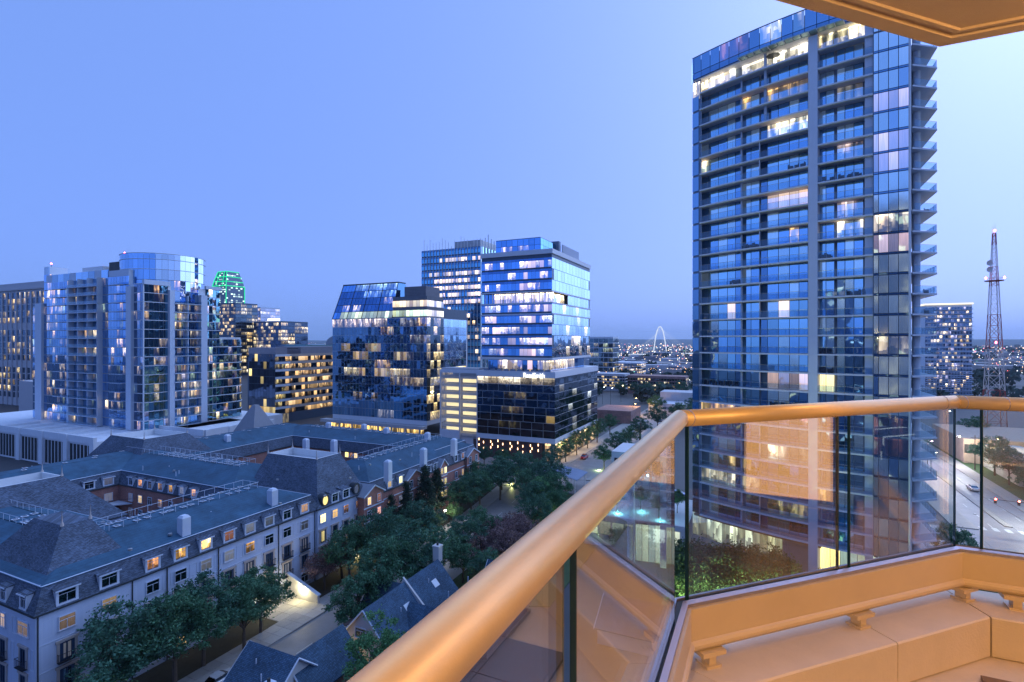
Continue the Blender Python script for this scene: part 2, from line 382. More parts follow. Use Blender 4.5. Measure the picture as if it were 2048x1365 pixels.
# curb, floor, soffit and the walls of the apartment
curb = MB().rings(rings_between(0, 0, 1, [(.20, -1.28), (.20, -1.46), (-.12, -1.75), (-.12, -1.28)])).build('balcony_curb', tan_curb, kind='structure')
for i, t0, t1 in ((1, 0.0015, .585), (1, .588, .9985), (2, .003, 1)):
    MB().rings(rings_between(i, t0, t1, [(.188, -1.28), (.194, -1.286), (.194, -1.46), (-.12, -1.75), (-.12, -1.28)])).build('curb_block', tan_curb, curb)
MB().prism([(-.4, -1.6), (-.4, 2.1), (.84, 3.4), (3, 3.4), (3, -1.6)], HC - 1.78, HC - 1.468).build('balcony_floor', tan_curb, kind='structure')
flo = bpy.data.objects['balcony_floor']
for i in range(-2, 11):
    for j in range(-5, 11):
        x, y = i * .305 + .1, j * .305 + .05
        if -.12 < x < 2.9 and -1.4 < y < min(3.05, x + 2.0): piece('floor_tile', flo, (x, y, HC - 1.459 + R_.uniform(-.0006, .0006)), 0, .299, .299, .018, tile_m)
ZC = HC + 1.37
SPATH = [(-.42, -1.6), (-.42, 1.863), (.753, 3.036), (3, 3.036)]
MB().prism([(-.42, -1.6), (-.42, 1.863), (.753, 3.036), (3, 3.036), (3, -1.6)][::-1], ZC, ZC + .32).build('balcony_ceiling', stucco, kind='structure')
ceil_ = bpy.data.objects['balcony_ceiling']
PATH0, MIT0 = PATH, MIT
PATH = [Vector(p) for p in SPATH]; MIT = miters(PATH)
for i in range(3):
    z = 1.37
    for pr in ([(-.012, z - .014), (.052, z - .014), (.056, z + .004), (-.012, z + .30)], [(.074, z + .002), (.078, z - .010), (.098, z - .010), (.102, z + .002)]):
        MB().rings(rings_between(i, 0, 1, pr)).build('drip_edge', stucco, ceil_)
PATH, MIT = PATH0, MIT0
wb = MB().box(2.46, 3.0, 2.1, 2.32, HC - 1.46, ZC).box(2.46, 3.0, 3.04, 3.06, HC - 1.46, ZC).box(2.46, 3.0, 2.32, 3.04, HC - 1.46, HC - 1.36).box(2.46, 3.0, 2.32, 3.04, HC + .8, ZC).box(2.8, 3.0, 2.32, 3.04, HC - 1.36, HC + .8).build('added_bay', stucco, kind='structure')  # unseen bay added to hold the warm patch mirrored in the railing glass
MB().box(2.5, 2.56, 2.32, 2.36, HC - 1.36, HC + .8).box(2.5, 2.56, 3.0, 3.04, HC - 1.36, HC + .8).box(2.5, 2.56, 2.36, 3.0, HC - 1.36, HC - 1.3).box(2.5, 2.56, 2.36, 3.0, HC + .74, HC + .8).build('glow_pane_frame', tan_paint, wb)
MB().box(2.52, 2.53, 2.36, 3.0, HC - 1.3, HC + .74).build('reflection_glow_pane', glow('reflection_glow', (1, .46, .14), 2.1), wb)  # glowing sheet added to make the orange patch in the glass reflection
wr = MB().box(-.42, 3, -1.9, -1.6, HC - 1.78, HC - 1.4).box(-.42, 3, -1.9, -1.6, HC + .75, ZC + .32).box(-.42, -.05, -1.9, -1.6, HC - 1.4, HC + .75).box(2.1, 3, -1.9, -1.6, HC - 1.4, HC + .75).build('apartment_wall', stucco, kind='structure')
for k in range(3):
    x0 = -.05 + k * .7167
    dr = MB().box(x0, x0 + .06, -1.8, -1.7, HC - 1.4, HC + .75).box(x0 + .656, x0 + .7167, -1.8, -1.7, HC - 1.4, HC + .75).box(x0 + .06, x0 + .656, -1.8, -1.7, HC - 1.4, HC - 1.3).box(x0 + .06, x0 + .656, -1.8, -1.7, HC + .66, HC + .75).build('sliding_door', tan_paint, wr)
    MB().box(x0 + .06, x0 + .656, -1.757, -1.745, HC - 1.3, HC + .66).build('pane', glass((.3, .35, .4), WARM, 1.2, style=0), dr)
for lx, side in ((2.28, 'beside the right jamb of the sliding doors'), (-.24, 'beside the left jamb of the sliding doors')):
    lamp = thing('wall_sconce', 'warm half-round sconce on the stucco wall ' + side, 'lamp', (lx, -1.6, HC + .35), 'balcony sconces')
    MB().obox((lx, -1.585, HC + .47), 0, .16, .03, .24).build('back_plate', tan_paint, lamp)
    MB().rings([[(lx + r * math.cos(t), -1.57 + r * math.sin(t), HC + .35 + dz) for t in [math.pi * k / 10 for k in range(11)]] for r, dz in ((.09, 0), (.11, .12), (.12, .24))]).build('lamp_shade', glow('warm_lamp_glass', (1, .62, .28), 5), lamp, smooth=True)
    ld = bpy.data.lights.new('sconce_light', 'POINT'); lo = bpy.data.objects.new('bulb', ld); COL.objects.link(lo)
    lo.parent = lamp; lo.location = (0, .22, .14); ld.energy = 185; ld.color = (1, .56, .19); ld.shadow_soft_size = .1
lamp = thing('added_soffit_light', 'added out-of-view warm light in the balcony soffit that brightens the added bay', 'lamp', (2.05, 2.55, ZC))  # unseen light added to brighten the bay that the glass mirrors
MB().tube([(2.05, 2.55, ZC + .01), (2.05, 2.55, ZC - .012)], .085, 20).build('trim_ring', tan_paint, lamp); MB().tube([(2.05, 2.55, ZC - .012), (2.05, 2.55, ZC - .016)], .06, 20).build('lens', glow('downlight_lens', (1, .66, .32), 8), lamp)
ld = bpy.data.lights.new('downlight', 'POINT'); lo = bpy.data.objects.new('bulb', ld); COL.objects.link(lo); lo.parent = lamp; lo.location = (0, 0, -.12); ld.energy = 40; ld.color = (1, .55, .22); ld.shadow_soft_size = .06
# ================================================================== curved residential tower on the right
tower = thing('residential_tower', 'tall curved blue-glass apartment tower with stacked balconies and grey piers', 'tower', (6, 104, 0))
pier_m = mat('pier_panel', (.66, .69, .76), .7, var=.06, vs_=.3, streak=.05)
slab_m = mat('slab_concrete', (.74, .75, .80), .8, var=.08, vs_=.4, streak=.06)
core_m = mat('core_dark', (.20, .25, .33), .8)
rail_glass = clear_glass('rail_glass', (.74, .86, .93), .06, (.8, .9, 1))
def ty(x): return 99.3 - .29 * (x - 8) + .007 * (x - 8) ** 2
def tn(x):
    g = -.29 + .014 * (x - 8); l = math.hypot(1, g); return Vector((g / l, -1 / l))
def tp(x, off=0.0):
    n = tn(x); return Vector((x - n.x * off, ty(x) - n.y * off))
def tx(px, off=0.0):
    lo, hi = -16.0, 26.0
    for _ in range(40):
        m = (lo + hi) / 2; p = tp(m, off)
        if topx(p.x, p.y) < px: lo = m
        else: hi = m
    return lo
PIT = 3.1; Z0 = 11.0
FL = [Z0 + PIT * k for k in range(-1, 26)]                    # slab tops
def arc(x0, x1, n, off): return [tp(x0 + (x1 - x0) * k / n, off) for k in range(n + 1)]
xL, xS, xP0, xP1, xQ0, xQ1, xR = [tx(p) for p in (1385, 1399, 1616.5, 1635, 1729, 1746, 1818)]
# body behind the glass
body = arc(xL, tx(1400), 2, .35) + arc(tx(1402, 2.2), tx(1616, 2.2), 8, 2.2) + arc(xP0, xP1, 1, 2.2) + arc(tx(1637, 2.2), tx(1745, 2.2), 4, 2.2) + arc(xQ1, xR, 3, .14) + [Vector((20.75, 124)), Vector((-9, 126)), Vector((-12.5, 114))]
MB().prism([(p.x, p.y) for p in body][::-1][::-1], 7.9, 91.2).build('wall', core_m, tower)
MB().prism([(p.x, p.y) for p in arc(xL, xR, 12, 2.8) + [Vector((20.4, 123)), Vector((-8, 125))]], 0, 7.9).build('lobby_wall', core_m, tower)
# piers
def pier(x0, x1, o0, o1, z0, z1, name='pier'):
    a, b = tp(x0, o0), tp(x1, o0); c, d = tp(x1, o1), tp(x0, o1)
    return MB().prism([tuple(a), tuple(b), tuple(c), tuple(d)], z0, z1).build(name, pier_m, tower)
zs = [0.0] + FL[1:] + [88.6]
for z0, z1 in zip([0] + FL[1:], FL[1:] + [91.2]):
    pier(xP0, xP1, -.03, 1.9, z0, z1 - .26); pier(xQ0, xQ1, .55, 2.3, z0, z1 - .26)
# slabs, balcony rails and panes floor by floor
P = Panes(tower); G = Panes(tower, 'balcony_glass', 290)
BL = (.30, .54, .80)
def dim(): return R_.choice([glass(BL, var=.25), glass((.34, .56, .80), var=.2), glass((.24, .46, .70), var=.2)])
curt = glass((.40, .60, .78), (.5, .70, 1.0), .05, rough=.12, var=.2, style=2)
TL = [glass(BL, WARM, .9), glass(BL, WHITE, 1.0), glass(BL, (1, .72, .55), .5, style=2), glass(BL, (1, .75, .7), .45)]
def run(edges, off, z0, h, pick, setp=P):
    for k in range(len(edges) - 1):
        a, b = tp(edges[k], off), tp(edges[k + 1], off); d = b - a; c = (a + b) / 2
        m = pick(k)
        if m: setp.add((c.x, c.y, z0 + h / 2), math.atan2(d.y, d.x), d.length - .09, h - .06, m)
def pxs(lst, off): return [tx(p, off) for p in lst]
bayA = pxs([1402, 1418, 1437, 1455, 1471, 1482], 2.0); bayB = pxs([1484, 1502, 1519], 3.6 if False else 2.0); bayC = pxs([1522, 1535, 1557, 1579, 1598, 1616], 2.0)
bayD = pxs([1637, 1652, 1669], 2.0); bayE = pxs([1674, 1690, 1708, 1727], 2.0); bayF = pxs([1747, 1757, 1777, 1797, 1818], 0.0); bayL = pxs([1385, 1398], .3)
railx = pxs([1400, 1436, 1480, 1518, 1560, 1616.5], .05); railx2 = pxs([1635, 1665, 1700, 1745], .05)
special = {(22, 'C'): TL[1], (23, 'E'): TL[1], (20, 'E'): TL[3], (18, 'C'): TL[2], (17, 'E'): TL[3], (16, 'E'): TL[1], (17, 'A'): None, (8, 'D'): glass(BL, YEL, 1.2, style=2), (8, 'C'): TL[2],
           (6, 'A'): TL[0], (6, 'B'): TL[0], (6, 'C'): glass(BL, (.9, .55, .9), .35), (4, 'C'): TL[1], (2, 'A'): TL[1], (2, 'B'): TL[1], (1, 'C'): glass(BL, YEL, .8), (24, 'C'): TL[0]}
for k, z in enumerate(FL):
    top = 88.5 if k == len(FL) - 1 else z + PIT
    # slab edge as one curved piece
    fr = arc(xS, xP0 + .01, 12, -.02); bk = arc(tx(1404, 1.95), xP0, 12, 1.95)[::-1]
    MB().prism([tuple(p) for p in fr + bk], z - .24, z).build('floor_slab', slab_m, tower)
    fr = arc(xP1 - .01, xQ1 - .02, 5, .02); bk = arc(xP1, xQ1 - .02, 5, 1.95)[::-1]
    MB().prism([tuple(p) for p in fr + bk], z - .24, z).build('floor_slab', slab_m, tower)
    MB().prism([tuple(p) for p in arc(xP0 + .0, xP1, 1, -.05) + arc(xP0, xP1, 1, 1.0)[::-1]], z - .259, z - .01).build('slab_band', pier_m, tower)
    rp = [(20.55, ty(20.55) + .05), (24.15, 99.5), (24.15, 118), (20.55, 118)]
    if k < 26: MB().prism(rp, z - .24, z).build('side_balcony_slab', slab_m, tower)
    if k == len(FL) - 1: continue
    # rails: top bar and glass
    for xs in (railx, railx2):
        e = arc(xs[0], xs[-1], 10, .06)
        MB().tube([(p.x, p.y, z + 1.07) for p in e], .028, 5).build('top_rail', grey_metal, tower)
        for a in range(len(xs) - 1):
            p, q = tp(xs[a], .06), tp(xs[a + 1], .06); d = q - p; c = (p + q) / 2
            G.add((c.x, c.y, z + .55), math.atan2(d.y, d.x), d.length - .05, .92, rail_glass, .02)
    b = MB()
    for n, xs in ((12, (railx[0], railx[-1])), (6, (railx2[0], railx2[-1]))):
        for p in arc(xs[0], xs[1], n, .06): b.box(p.x - .018, p.x + .018, p.y - .018, p.y + .018, z, z + 1.06)
    b.build('rail_posts', grey_metal, tower, kind='stuff')
    sb = MB().tube([(20.7, ty(20.7) + .12, z + 1.07), (24.08, 99.58, z + 1.07), (24.08, 118, z + 1.07)], .028, 5)
    for q in range(12): sb.box(24.06, 24.1, 99.6 + q * 1.5, 99.64 + q * 1.5, z, z + 1.06)
    sb.build('side_rail', grey_metal, tower)
    G.add((22.4, (ty(20.7) + 99.7) / 2 + .05, z + .55), math.atan2(99.58 - ty(20.7) - .12, 3.38), 4.0, .92, rail_glass, .02)
    for q in range(2): G.add((24.08, 99.6 + 3 + 6 * q, z + .55), rad(90), 5.9, .92, rail_glass, .02)
    # glazing
    h = PIT - .26
    def pk(bay, base=dim):
        s = special.get((k, bay))
        one = base()
        def f(i):
            if s: return s
            r = R_.random()
            if r < .03: return R_.choice(TL)
            return curt if r < .3 else (one if r < .93 else dim())
        return f
    run(bayA[:-1], 2.0, z, h, pk('A')); run(bayA[-2:], 2.0, z, h, lambda i: glass((.18, .36, .58), var=.3))
    run(bayB, 2.05, z, h, pk('B')); run(bayC[:2], 2.0, z, h, lambda i: glass((.12, .25, .42))); run(bayC[1:], 2.0, z, h, pk('C'))
    run(bayD, 2.0, z, h, pk('D')); run(bayE, 2.0, z, h, pk('E')); run(bayL, .27, z, h - .1, lambda i: special.get((k, 'L')) or glass((.16, .30, .46), var=.3))
    fs = glass((.44, .62, .78), (.5, .70, 1.0), .07, rough=.10, var=.14, style=2)
    if k == 16: fm = TL[1]
    elif k == 10: fm = glass(BL, WHITE, .6)
    elif k in (6, 5): fm = glass((.10, .2, .32), (.9, .35, .25), .16)
    elif k in (15, 20, 19, 22): fm = glass(BL, (.8, .62, .75), .35, style=2)
    else: fm = None
    run(bayF, .04, z + .12, h - .12, lambda i: fm or (fs if R_.random() < .92 else glass((.34, .52, .68), var=.2)))
    run(bayF, .05, z - .2, .3, lambda i: glass((.10, .22, .38), var=.2))
    if k % 4 < 2 and k < 22:
        p, q = tp(tx(1519, .25), .25), tp(tx(1520.5, 1.9), 1.9)
        d = q - p; c = (p + q) / 2; piece('divider_wall', tower, (c.x, c.y, z + 1.42), math.atan2(d.y, d.x), d.length, .14, 2.83, slab_m)
    p, q = tp(tx(1483, 1.2), 1.2), tp(tx(1484, 2.0), 2.0); d = q - p; c = (p + q) / 2
    piece('fin_wall', tower, (c.x, c.y, z + 1.42), math.atan2(d.y, d.x), d.length, .3, 2.83, pier_m)
    # side elevation glazing towards the right
    for q in range(5): P.add((20.72, 100.5 + q * 3, z + 1.42), rad(90), 2.8, 2.7, glass((.2, .3, .4)) if q else glass((.5, .55, .6), rough=.3))
MB().tube([(21.55, 99.4, 0), (21.55, 99.4, 91)], .52, 20).build('round_column', pier_m, tower, smooth=True)
MB().tube([(xq.x, xq.y, z) for z in (0, 95.5) for xq in [tp(xR + .1, 0)]], .16, 4).build('corner_mullion', mullion, tower)
# bright penthouse level and glass crown
zp = FL[-1]
ph = glass((.3, .35, .4), (1, .93, .74), 1.9, style=1); ph2 = glass((.3, .35, .4), (1, .9, .55), 1.5)
run(pxs([1385, 1392, 1399], .1), .3, zp - .9, 3.3, lambda i: ph)
run(pxs([1401, 1416, 1430, 1444, 1458, 1472], 1.6), 1.6, zp, 2.65, lambda i: ph)
run(pxs([1484, 1500, 1524, 1545, 1570, 1595, 1616], 2.0), 2.0, zp, 2.65, lambda i: ph)
run(pxs([1637, 1652, 1667, 1680, 1697, 1717, 1745], 1.4), 1.4, zp, 2.65, lambda i: ph2)
run(bayF, .04, zp, 2.65, lambda i: fs)
for px in (1531,): 
    p = tp(tx(px, 1.0), 1.0)
    for z in FL[-4:]: MB().tube([(p.x, p.y, z), (p.x, p.y, z + PIT - .26)], .26, 12).build('balcony_column', pier_m, tower, smooth=True)
MB().prism([tuple(p) for p in arc(xL, xR, 14, .2) + [Vector((20.4, 123)), Vector((-8, 125))]], 91.2, 91.45).build('roof', slab_m, tower)
MB().prism([tuple(p) for p in arc(tx(1480), tx(1690), 10, -1.2) + arc(tx(1480), tx(1690), 10, .2)[::-1]], 91.25, 91.4).build('canopy', mat('canopy_metal', (.30, .45, .5), .4, metal=.4), tower)
for k in range(14):
    x = tx(1482) + (tx(1689) - tx(1482)) * k / 13; a, c = tp(x, -1.25), tp(x, .1); d = c - a
    piece('canopy_bracket', tower, ((a.x + c.x) / 2, (a.y + c.y) / 2, 91.14), math.atan2(d.y, d.x), d.length, .09, .2, white_paint)
cx = [xL + (xR - xL) * k / 19 for k in range(20)]
crown = glass((.16, .32, .52), var=.3); 
run(cx, .0, 91.45, 1.1, lambda i: glass((.11, .24, .42), var=.2)); 
run(cx, .0, 92.6, 3.0, lambda i: glass((.18, .30, .50), (1, .45, .32), .28) if 2 < i < 6 else (glass(BL, WHITE, .35) if i in (7, 8, 10) else crown))
MB().tube([(p.x, p.y, 95.68) for p in arc(xL, xR, 14, 0)], .1, 5).build('crown_rail', dark_mullion, tower)
MB().prism([tuple(p) for p in arc(xL, xR, 14, .25) + [Vector((20.2, 112)), Vector((-10, 118))]], 91.5, 94.9).build('crown_core', mat('crown_core', (.12, .18, .26), .6), tower)
for k in range(6): P.add((-12.0 + k * .62, 109.0 + k * 3.0, 93.5), rad(281.7 - 0), 2.9, 4.0, crown)
# lobby
lb = glass((.3, .35, .4), (.93, 1, .72), 1.0, style=1); lc = glass((.3, .4, .45), (.72, 1.0, .92), 1.1, style=2)
run(pxs([1385, 1397, 1413, 1428, 1444, 1459, 1475, 1490, 1505, 1520, 1535, 1550, 1565], 2.7), 2.72, 2.6, 4.9, lambda i: lb)
run(pxs([1640, 1660, 1680, 1700, 1715, 1730, 1745, 1760, 1778, 1797, 1816], 2.7), 2.72, 0, 7.3, lambda i: lc if i > 1 else glass((.3, .35, .4), YEL, 1.3, style=2))
MB().prism([tuple(p) for p in arc(xL, tx(1640), 10, .5) + arc(xL, tx(1640), 10, 2.6)[::-1]], 7.2, 7.64).build('lobby_fascia', mat('copper_fascia', (.30, .19, .12), .6), tower)
for k, z in enumerate(FL[:-1]):
    a, c = tp(tx(1400), .36), tp(tx(1402.5, 2.0), 2.0); d = c - a; m = (a + c) / 2
    P.add((m.x + .05, m.y, z + 1.42), math.atan2(d.y, d.x), d.length, 2.8, pier_m)  # pale panel added so the panes beside it mirror something lighter
P.done(); G.done()
# terrace umbrella and a few chairs and loungers on the balconies
pz = tp(tx(1546, 1.0), 1.0)
um = thing('patio_umbrella', 'dark patio umbrella open on the bright penthouse terrace of the curved tower', 'umbrella', (pz.x, pz.y, zp))
MB().rings([[(pz.x + r * math.cos(t), pz.y + r * math.sin(t), zp + z) for t in [math.pi / 4 * k for k in range(8)]] for r, z in ((1.15, 1.95), (.6, 2.2), (.05, 2.32))]).build('canopy', steel, um)
MB().tube([(pz.x, pz.y, zp), (pz.x, pz.y, zp + 2.25)], .04, 6).build('pole', steel, um)
ch = MB().box(-.32, .32, -.3, .3, .36, .44).box(-.32, .32, .24, .32, .44, .85).box(-.32, -.26, -.3, .3, 0, .62).box(.26, .32, -.3, .3, 0, .62).mesh('balcony_chair', steel)
for k, bay, n in ((19, (1640, 1725), 5), (13, (1690, 1740), 3), (20, (1575, 1612), 3), (15, (1640, 1660), 2), (9, (1638, 1668), 2), (8, (1405, 1470), 4), (14, (1460, 1480), 2), (6, (1410, 1475), 4), (7, (1535, 1600), 3), (16, (1484, 1515), 3), (3, (1490, 1515), 2), (10, (1640, 1660), 2)):
    for i in range(n):
        p = tp(tx(bay[0] + (bay[1] - bay[0]) * (i + .5) / n, 1.0), 1.0)
        o = link('balcony_chair', ch, None, (p.x, p.y, FL[k]), R_.uniform(0, 6.28)); o.scale = (1.1, 1.1, 1.1)
        tag(o, 'dark patio chair behind a glass balcony rail of the curved tower', 'chair', 'patio chairs on the balconies of the curved tower')
for k in (21, 22, 20, 17, 13, 12, 24):
    o = link('balcony_chair', ch, None, (23.2, 100.4 + R_.random(), FL[k]), 1.2)
    tag(o, 'dark patio chair behind a glass balcony rail of the curved tower', 'chair', 'patio chairs on the balconies of the curved tower')
# ================================================================== mansard apartment block round courtyards
block = thing('apartment_block', 'grey and red-brick apartment block with slate mansard roofs, dormers and chimneys', 'apartment block', (-100, 75, 0))
wall_grey = mat('grey_render', (.48, .55, .70), .8, var=.06, vs_=.4, streak=.08)
brick_red = brick('red_brick', (.36, .15, .12), (.25, .2, .18))
slate = shingle('slate_shingles', (.085, .115, .17), .36, .17, .42)
felt = shingle('roof_felt', (.028, .088, .15), .9, .3, .10)
membrane = mat('white_membrane', (.62, .64, .66), .7, var=.1)
trim = mat('white_trim', (.56, .62, .72), .6, var=.05)
stone = mat('stone_surround', (.42, .37, .35), .8, var=.1)
gutter = mat('dark_gutter', (.05, .06, .07), .5, metal=.3)
navy = mat('navy_door', (.02, .05, .11), .4, var=.1)
iron = mat('black_iron', (.015, .018, .025), .5)
ZE, ZB = 9.7, 12.4
W_D = [glass((.06, .13, .20)), glass((.08, .17, .24)), glass((.16, .24, .30), rough=.15)]
W_B = glass((.35, .38, .45), (.75, .8, 1), .10, rough=.3, style=2)
W_L = [glass((.1, .15, .2), (1, .60, .20), 1.5), glass((.1, .15, .2), (1, .72, .36), .8, style=2), glass((.1, .15, .2), (1, .5, .25), .6)]
W_Y = glass((.1, .15, .2), (1, .85, .35), 1.3, style=2)
def pickw(p=.2): return R_.choice(W_L) if R_.random() < p else (W_B if R_.random() < .35 else R_.choice(W_D))
def rect(x0, x1, y0, y1, z): return [(x0, y0, z), (x1, y0, z), (x1, y1, z), (x0, y1, z)]
def wing(x0, x1, y0, y1, axis, wm, well=True, ze=ZE, ridge=14.7):
    MB().box(x0, x1, y0, y1, -3.6, ze, skip='b').build('wall', wm, block)
    MB().rings([rect(x0 - .28, x1 + .28, y0 - .28, y1 + .28, ze - .12), rect(x0 - .28, x1 + .28, y0 - .28, y1 + .28, ze + .1)]).build('eave', gutter, block)
    i = .95; b = rect(x0 + i, x1 - i, y0 + i, y1 - i, ze + 2.7)
    MB().rings([rect(x0 - .2, x1 + .2, y0 - .2, y1 + .2, ze + .1), b]).build('mansard', slate, block)
    for k in range(4):
        p, q = Vector(b[k]), Vector(b[(k + 1) % 4]); MB().tube([tuple(p + Vector((0, 0, .05))), tuple(q + Vector((0, 0, .05)))], .07, 4).build('flashing', trim, block)
    w = 1.9 if well else .3; e = min(7.5, (x1 - x0) / 2 - .5, (y1 - y0) / 2 - .5)
    xm, ym = (x0 + x1) / 2, (y0 + y1) / 2
    t = (xm - w, xm + w, y0 + e, y1 - e) if axis == 'y' else (x0 + e, x1 - e, ym - w, ym + w)
    f = MB().rings([[(p[0] + q[0] * .12, p[1] + q[1] * .12, p[2] + .004) for p, q in zip(b, ((-1, -1), (1, -1), (1, 1), (-1, 1)))], rect(*t, ridge)])
    if well:
        j = (t[0] + .15, t[1] - .15, t[2] + .15, t[3] - .15)
        f.rings([rect(*t, ridge), rect(*j, ridge), rect(*j, ridge - .7)], cap=False); f.face(rect(*j, ridge - .7))
    f.build('roof', felt, block)
    return t
def pavilion(x0, x1, y0, y1, tr, zt, wm, well=True, ze=ZE, mats=None):
    if wm:
        MB().box(x0, x1, y0, y1, -3.6, ze, skip='b').build('wall', wm, block)
        MB().rings([rect(x0 - .28, x1 + .28, y0 - .28, y1 + .28, ze - .12), rect(x0 - .28, x1 + .28, y0 - .28, y1 + .28, ze + .1)]).build('eave', gutter, block)
    MB().rings([rect(x0 - .2, x1 + .2, y0 - .2, y1 + .2, ze + .1), rect(*tr, zt)], cap=not well).build('pavilion_roof', slate, block)
    if well:
        j = (tr[0] + .25, tr[1] - .25, tr[2] + .25, tr[3] - .25)
        MB().rings([rect(*tr, zt), rect(*j, zt + .02), rect(*j, zt - 1.5)], cap=False).face(rect(*j, zt - 1.5)).build('roof_well', membrane, block)
        cs = [(tr[0], tr[2]), (tr[1], tr[2]), (tr[1], tr[3]), (tr[0], tr[3])]
    else: cs = [(tr[1], tr[2]), (tr[1], tr[3])]
    for x, y in cs:
        MB().tube([(x, y, zt - .1), (x, y, zt + .25), (x, y, zt + .35), (x, y, zt + .9), (x, y, zt + 1.9)], [.22, .2, .1, .08, .015], 8).build('finial', stone, block, smooth=True)
XF = -74.6
t_e = wing(-92.5, XF, 31.6, 74.2, 'y', wall_grey)
t_b = wing(-92.4, -73.3, 86.9, 133.6, 'y', brick_red, ze=8.6, ridge=13.9)
t_s = wing(-178, -75.2, 31.64, 50, 'x', wall_grey)
t_x = wing(-145.8, -91, 68.5, 87.6, 'x', brick_red)
t_w = wing(-146, -127, 40, 131, 'y', brick_red)
t_n = wing(-140, -76, 116, 133.4, 'x', brick_red, ridge=14.3)
pavilion(-94, -74.35, 73.7, 86.8, (-93.5, -79.9, 79.0, 85.4), 17.5, wall_grey)
pavilion(-152, -126.6, 72, 94, (-147, -133.5, 77.5, 88), 17.5, brick_red)
pavilion(-123.5, -103.5, 31.5, 57, (-117, -110.5, 36, 50.5), 17.5, wall_grey)
pavilion(-94.5, -74.56, 31.56, 43.6, (-88.5, -81.6, 37.3, 40.5), 17.2, wall_grey, well=False)
# pyramid-roofed turret at the far corner of the block
MB().rings([rect(-152.5, -141, 113.5, 125, 9.8), rect(-147.6, -146.2, 118.6, 120, 20.5)]).build('pyramid_roof', mat('pale_slate', (.24, .25, .28), .8, var=.15), block)
_wc = {}
def cached(key, fn, mats):
    if key not in _wc: _wc[key] = fn().mesh(key[0], mats)
    return _wc[key]
def frame_mb(w, h, t=.09, d=.12, mull=True):
    b = MB().box(-w / 2 - t, -w / 2, -d, .02, -h / 2, h / 2).box(w / 2, w / 2 + t, -d, .02, -h / 2, h / 2).box(-w / 2 - t, w / 2 + t, -d, .02, h / 2, h / 2 + t).box(-w / 2 - t - .06, w / 2 + t + .06, -d - .05, .02, -h / 2 - t, -h / 2)
    if mull: b.box(-.025, .025, -d + .04, .02, -h / 2, h / 2 * .35).box(-w / 2, w / 2, -d + .035, .02, h / 2 * .35, h / 2 * .35 + .05)
    return b
def off(c, yaw, a, n, z):
    """a along the facade, n outwards"""
    ux, uy = math.cos(yaw), math.sin(yaw); return (c[0] + a * ux + n * uy, c[1] + a * uy - n * ux, c[2] + z)
def window(par, c, yaw, w, h, m, fm=None):
    o = link('window', cached(('window', w, h), lambda: frame_mb(w, h), fm or trim), par, off(c, yaw, 0, .02, 0), yaw)
    piece('pane', o, off(c, yaw, 0, .03, 0), 0, w, .03, h, m).rotation_euler = (0, 0, 0)
    bpy_fix(o); return o
def bpy_fix(o):
    """children of a turned piece keep their place: express them in the parent's own axes"""
    yaw = o.rotation_euler[2]; c, s = math.cos(-yaw), math.sin(-yaw)
    for ch in o.children:
        if ch.get('fx'): continue
        d = ORG[ch.name] - ORG[o.name]; ch.location = (d.x * c - d.y * s, d.x * s + d.y * c, d.z); ch['fx'] = 1
def fr_mb(w, h):
    b = MB().box(-w / 2 - .3, -w / 2, -.1, .02, -h / 2, h / 2 + .12, 0).box(w / 2, w / 2 + .3, -.1, .02, -h / 2, h / 2 + .12, 0).box(-w / 2 - .42, w / 2 + .42, -.16, .02, h / 2 + .12, h / 2 + .42, 0)
    for q in (-.5, -.22, -.02, .26): b.box(q * w, q * w + .24 * w, -.07, .02, -h / 2, h / 2, 1) if q in (-.5, .26) else b.box(q * w + (.0 if q > -.1 else .14 * w), q * w + .06 * w + (.0 if q > -.1 else .14 * w), -.07, .02, -h / 2, h / 2, 1)
    b.box(-w / 2, w / 2, -.068, .02, h / 2 - .12, h / 2, 1).box(-w / 2, w / 2, -.068, .02, -h / 2, -h / 2 + .2, 1)
    return b
def bal_mb(w):
    b = MB().box(-w / 2 - .28, w / 2 + .28, -.5, .0, -.1, -.02)
    b.box(-w / 2 - .28, w / 2 + .28, -.5, -.46, .92, .97).box(-w / 2 - .28, -w / 2 - .24, -.46, 0, .92, .97).box(w / 2 + .24, w / 2 + .28, -.46, 0, .92, .97)
    n = 11
    for k in range(n): q = -w / 2 - .27 + (w + .54) * k / (n - 1); b.box(q - .012, q + .012, -.49, -.47, -.02, .92)
    for k in range(3): b.box(-w / 2 - .27, -w / 2 - .25, -.12 - .12 * k, -.1 - .12 * k, -.02, .92).box(w / 2 + .25, w / 2 + .27, -.12 - .12 * k, -.1 - .12 * k, -.02, .92)
    return b
def french(par, c, yaw, w, h, m, balc=True):
    o = link('french_door', cached(('french_door', w, h), lambda: fr_mb(w, h), [stone, navy]), par, off(c, yaw, 0, .02, 0), yaw)
    piece('pane', o, off(c, yaw, 0, .03, 0), 0, w, .03, h, m)
    if balc: link('balconette', cached(('balconette', w), lambda: bal_mb(w), iron), o, off(c, yaw, 0, .02, -h / 2), 0)
    bpy_fix(o); return o
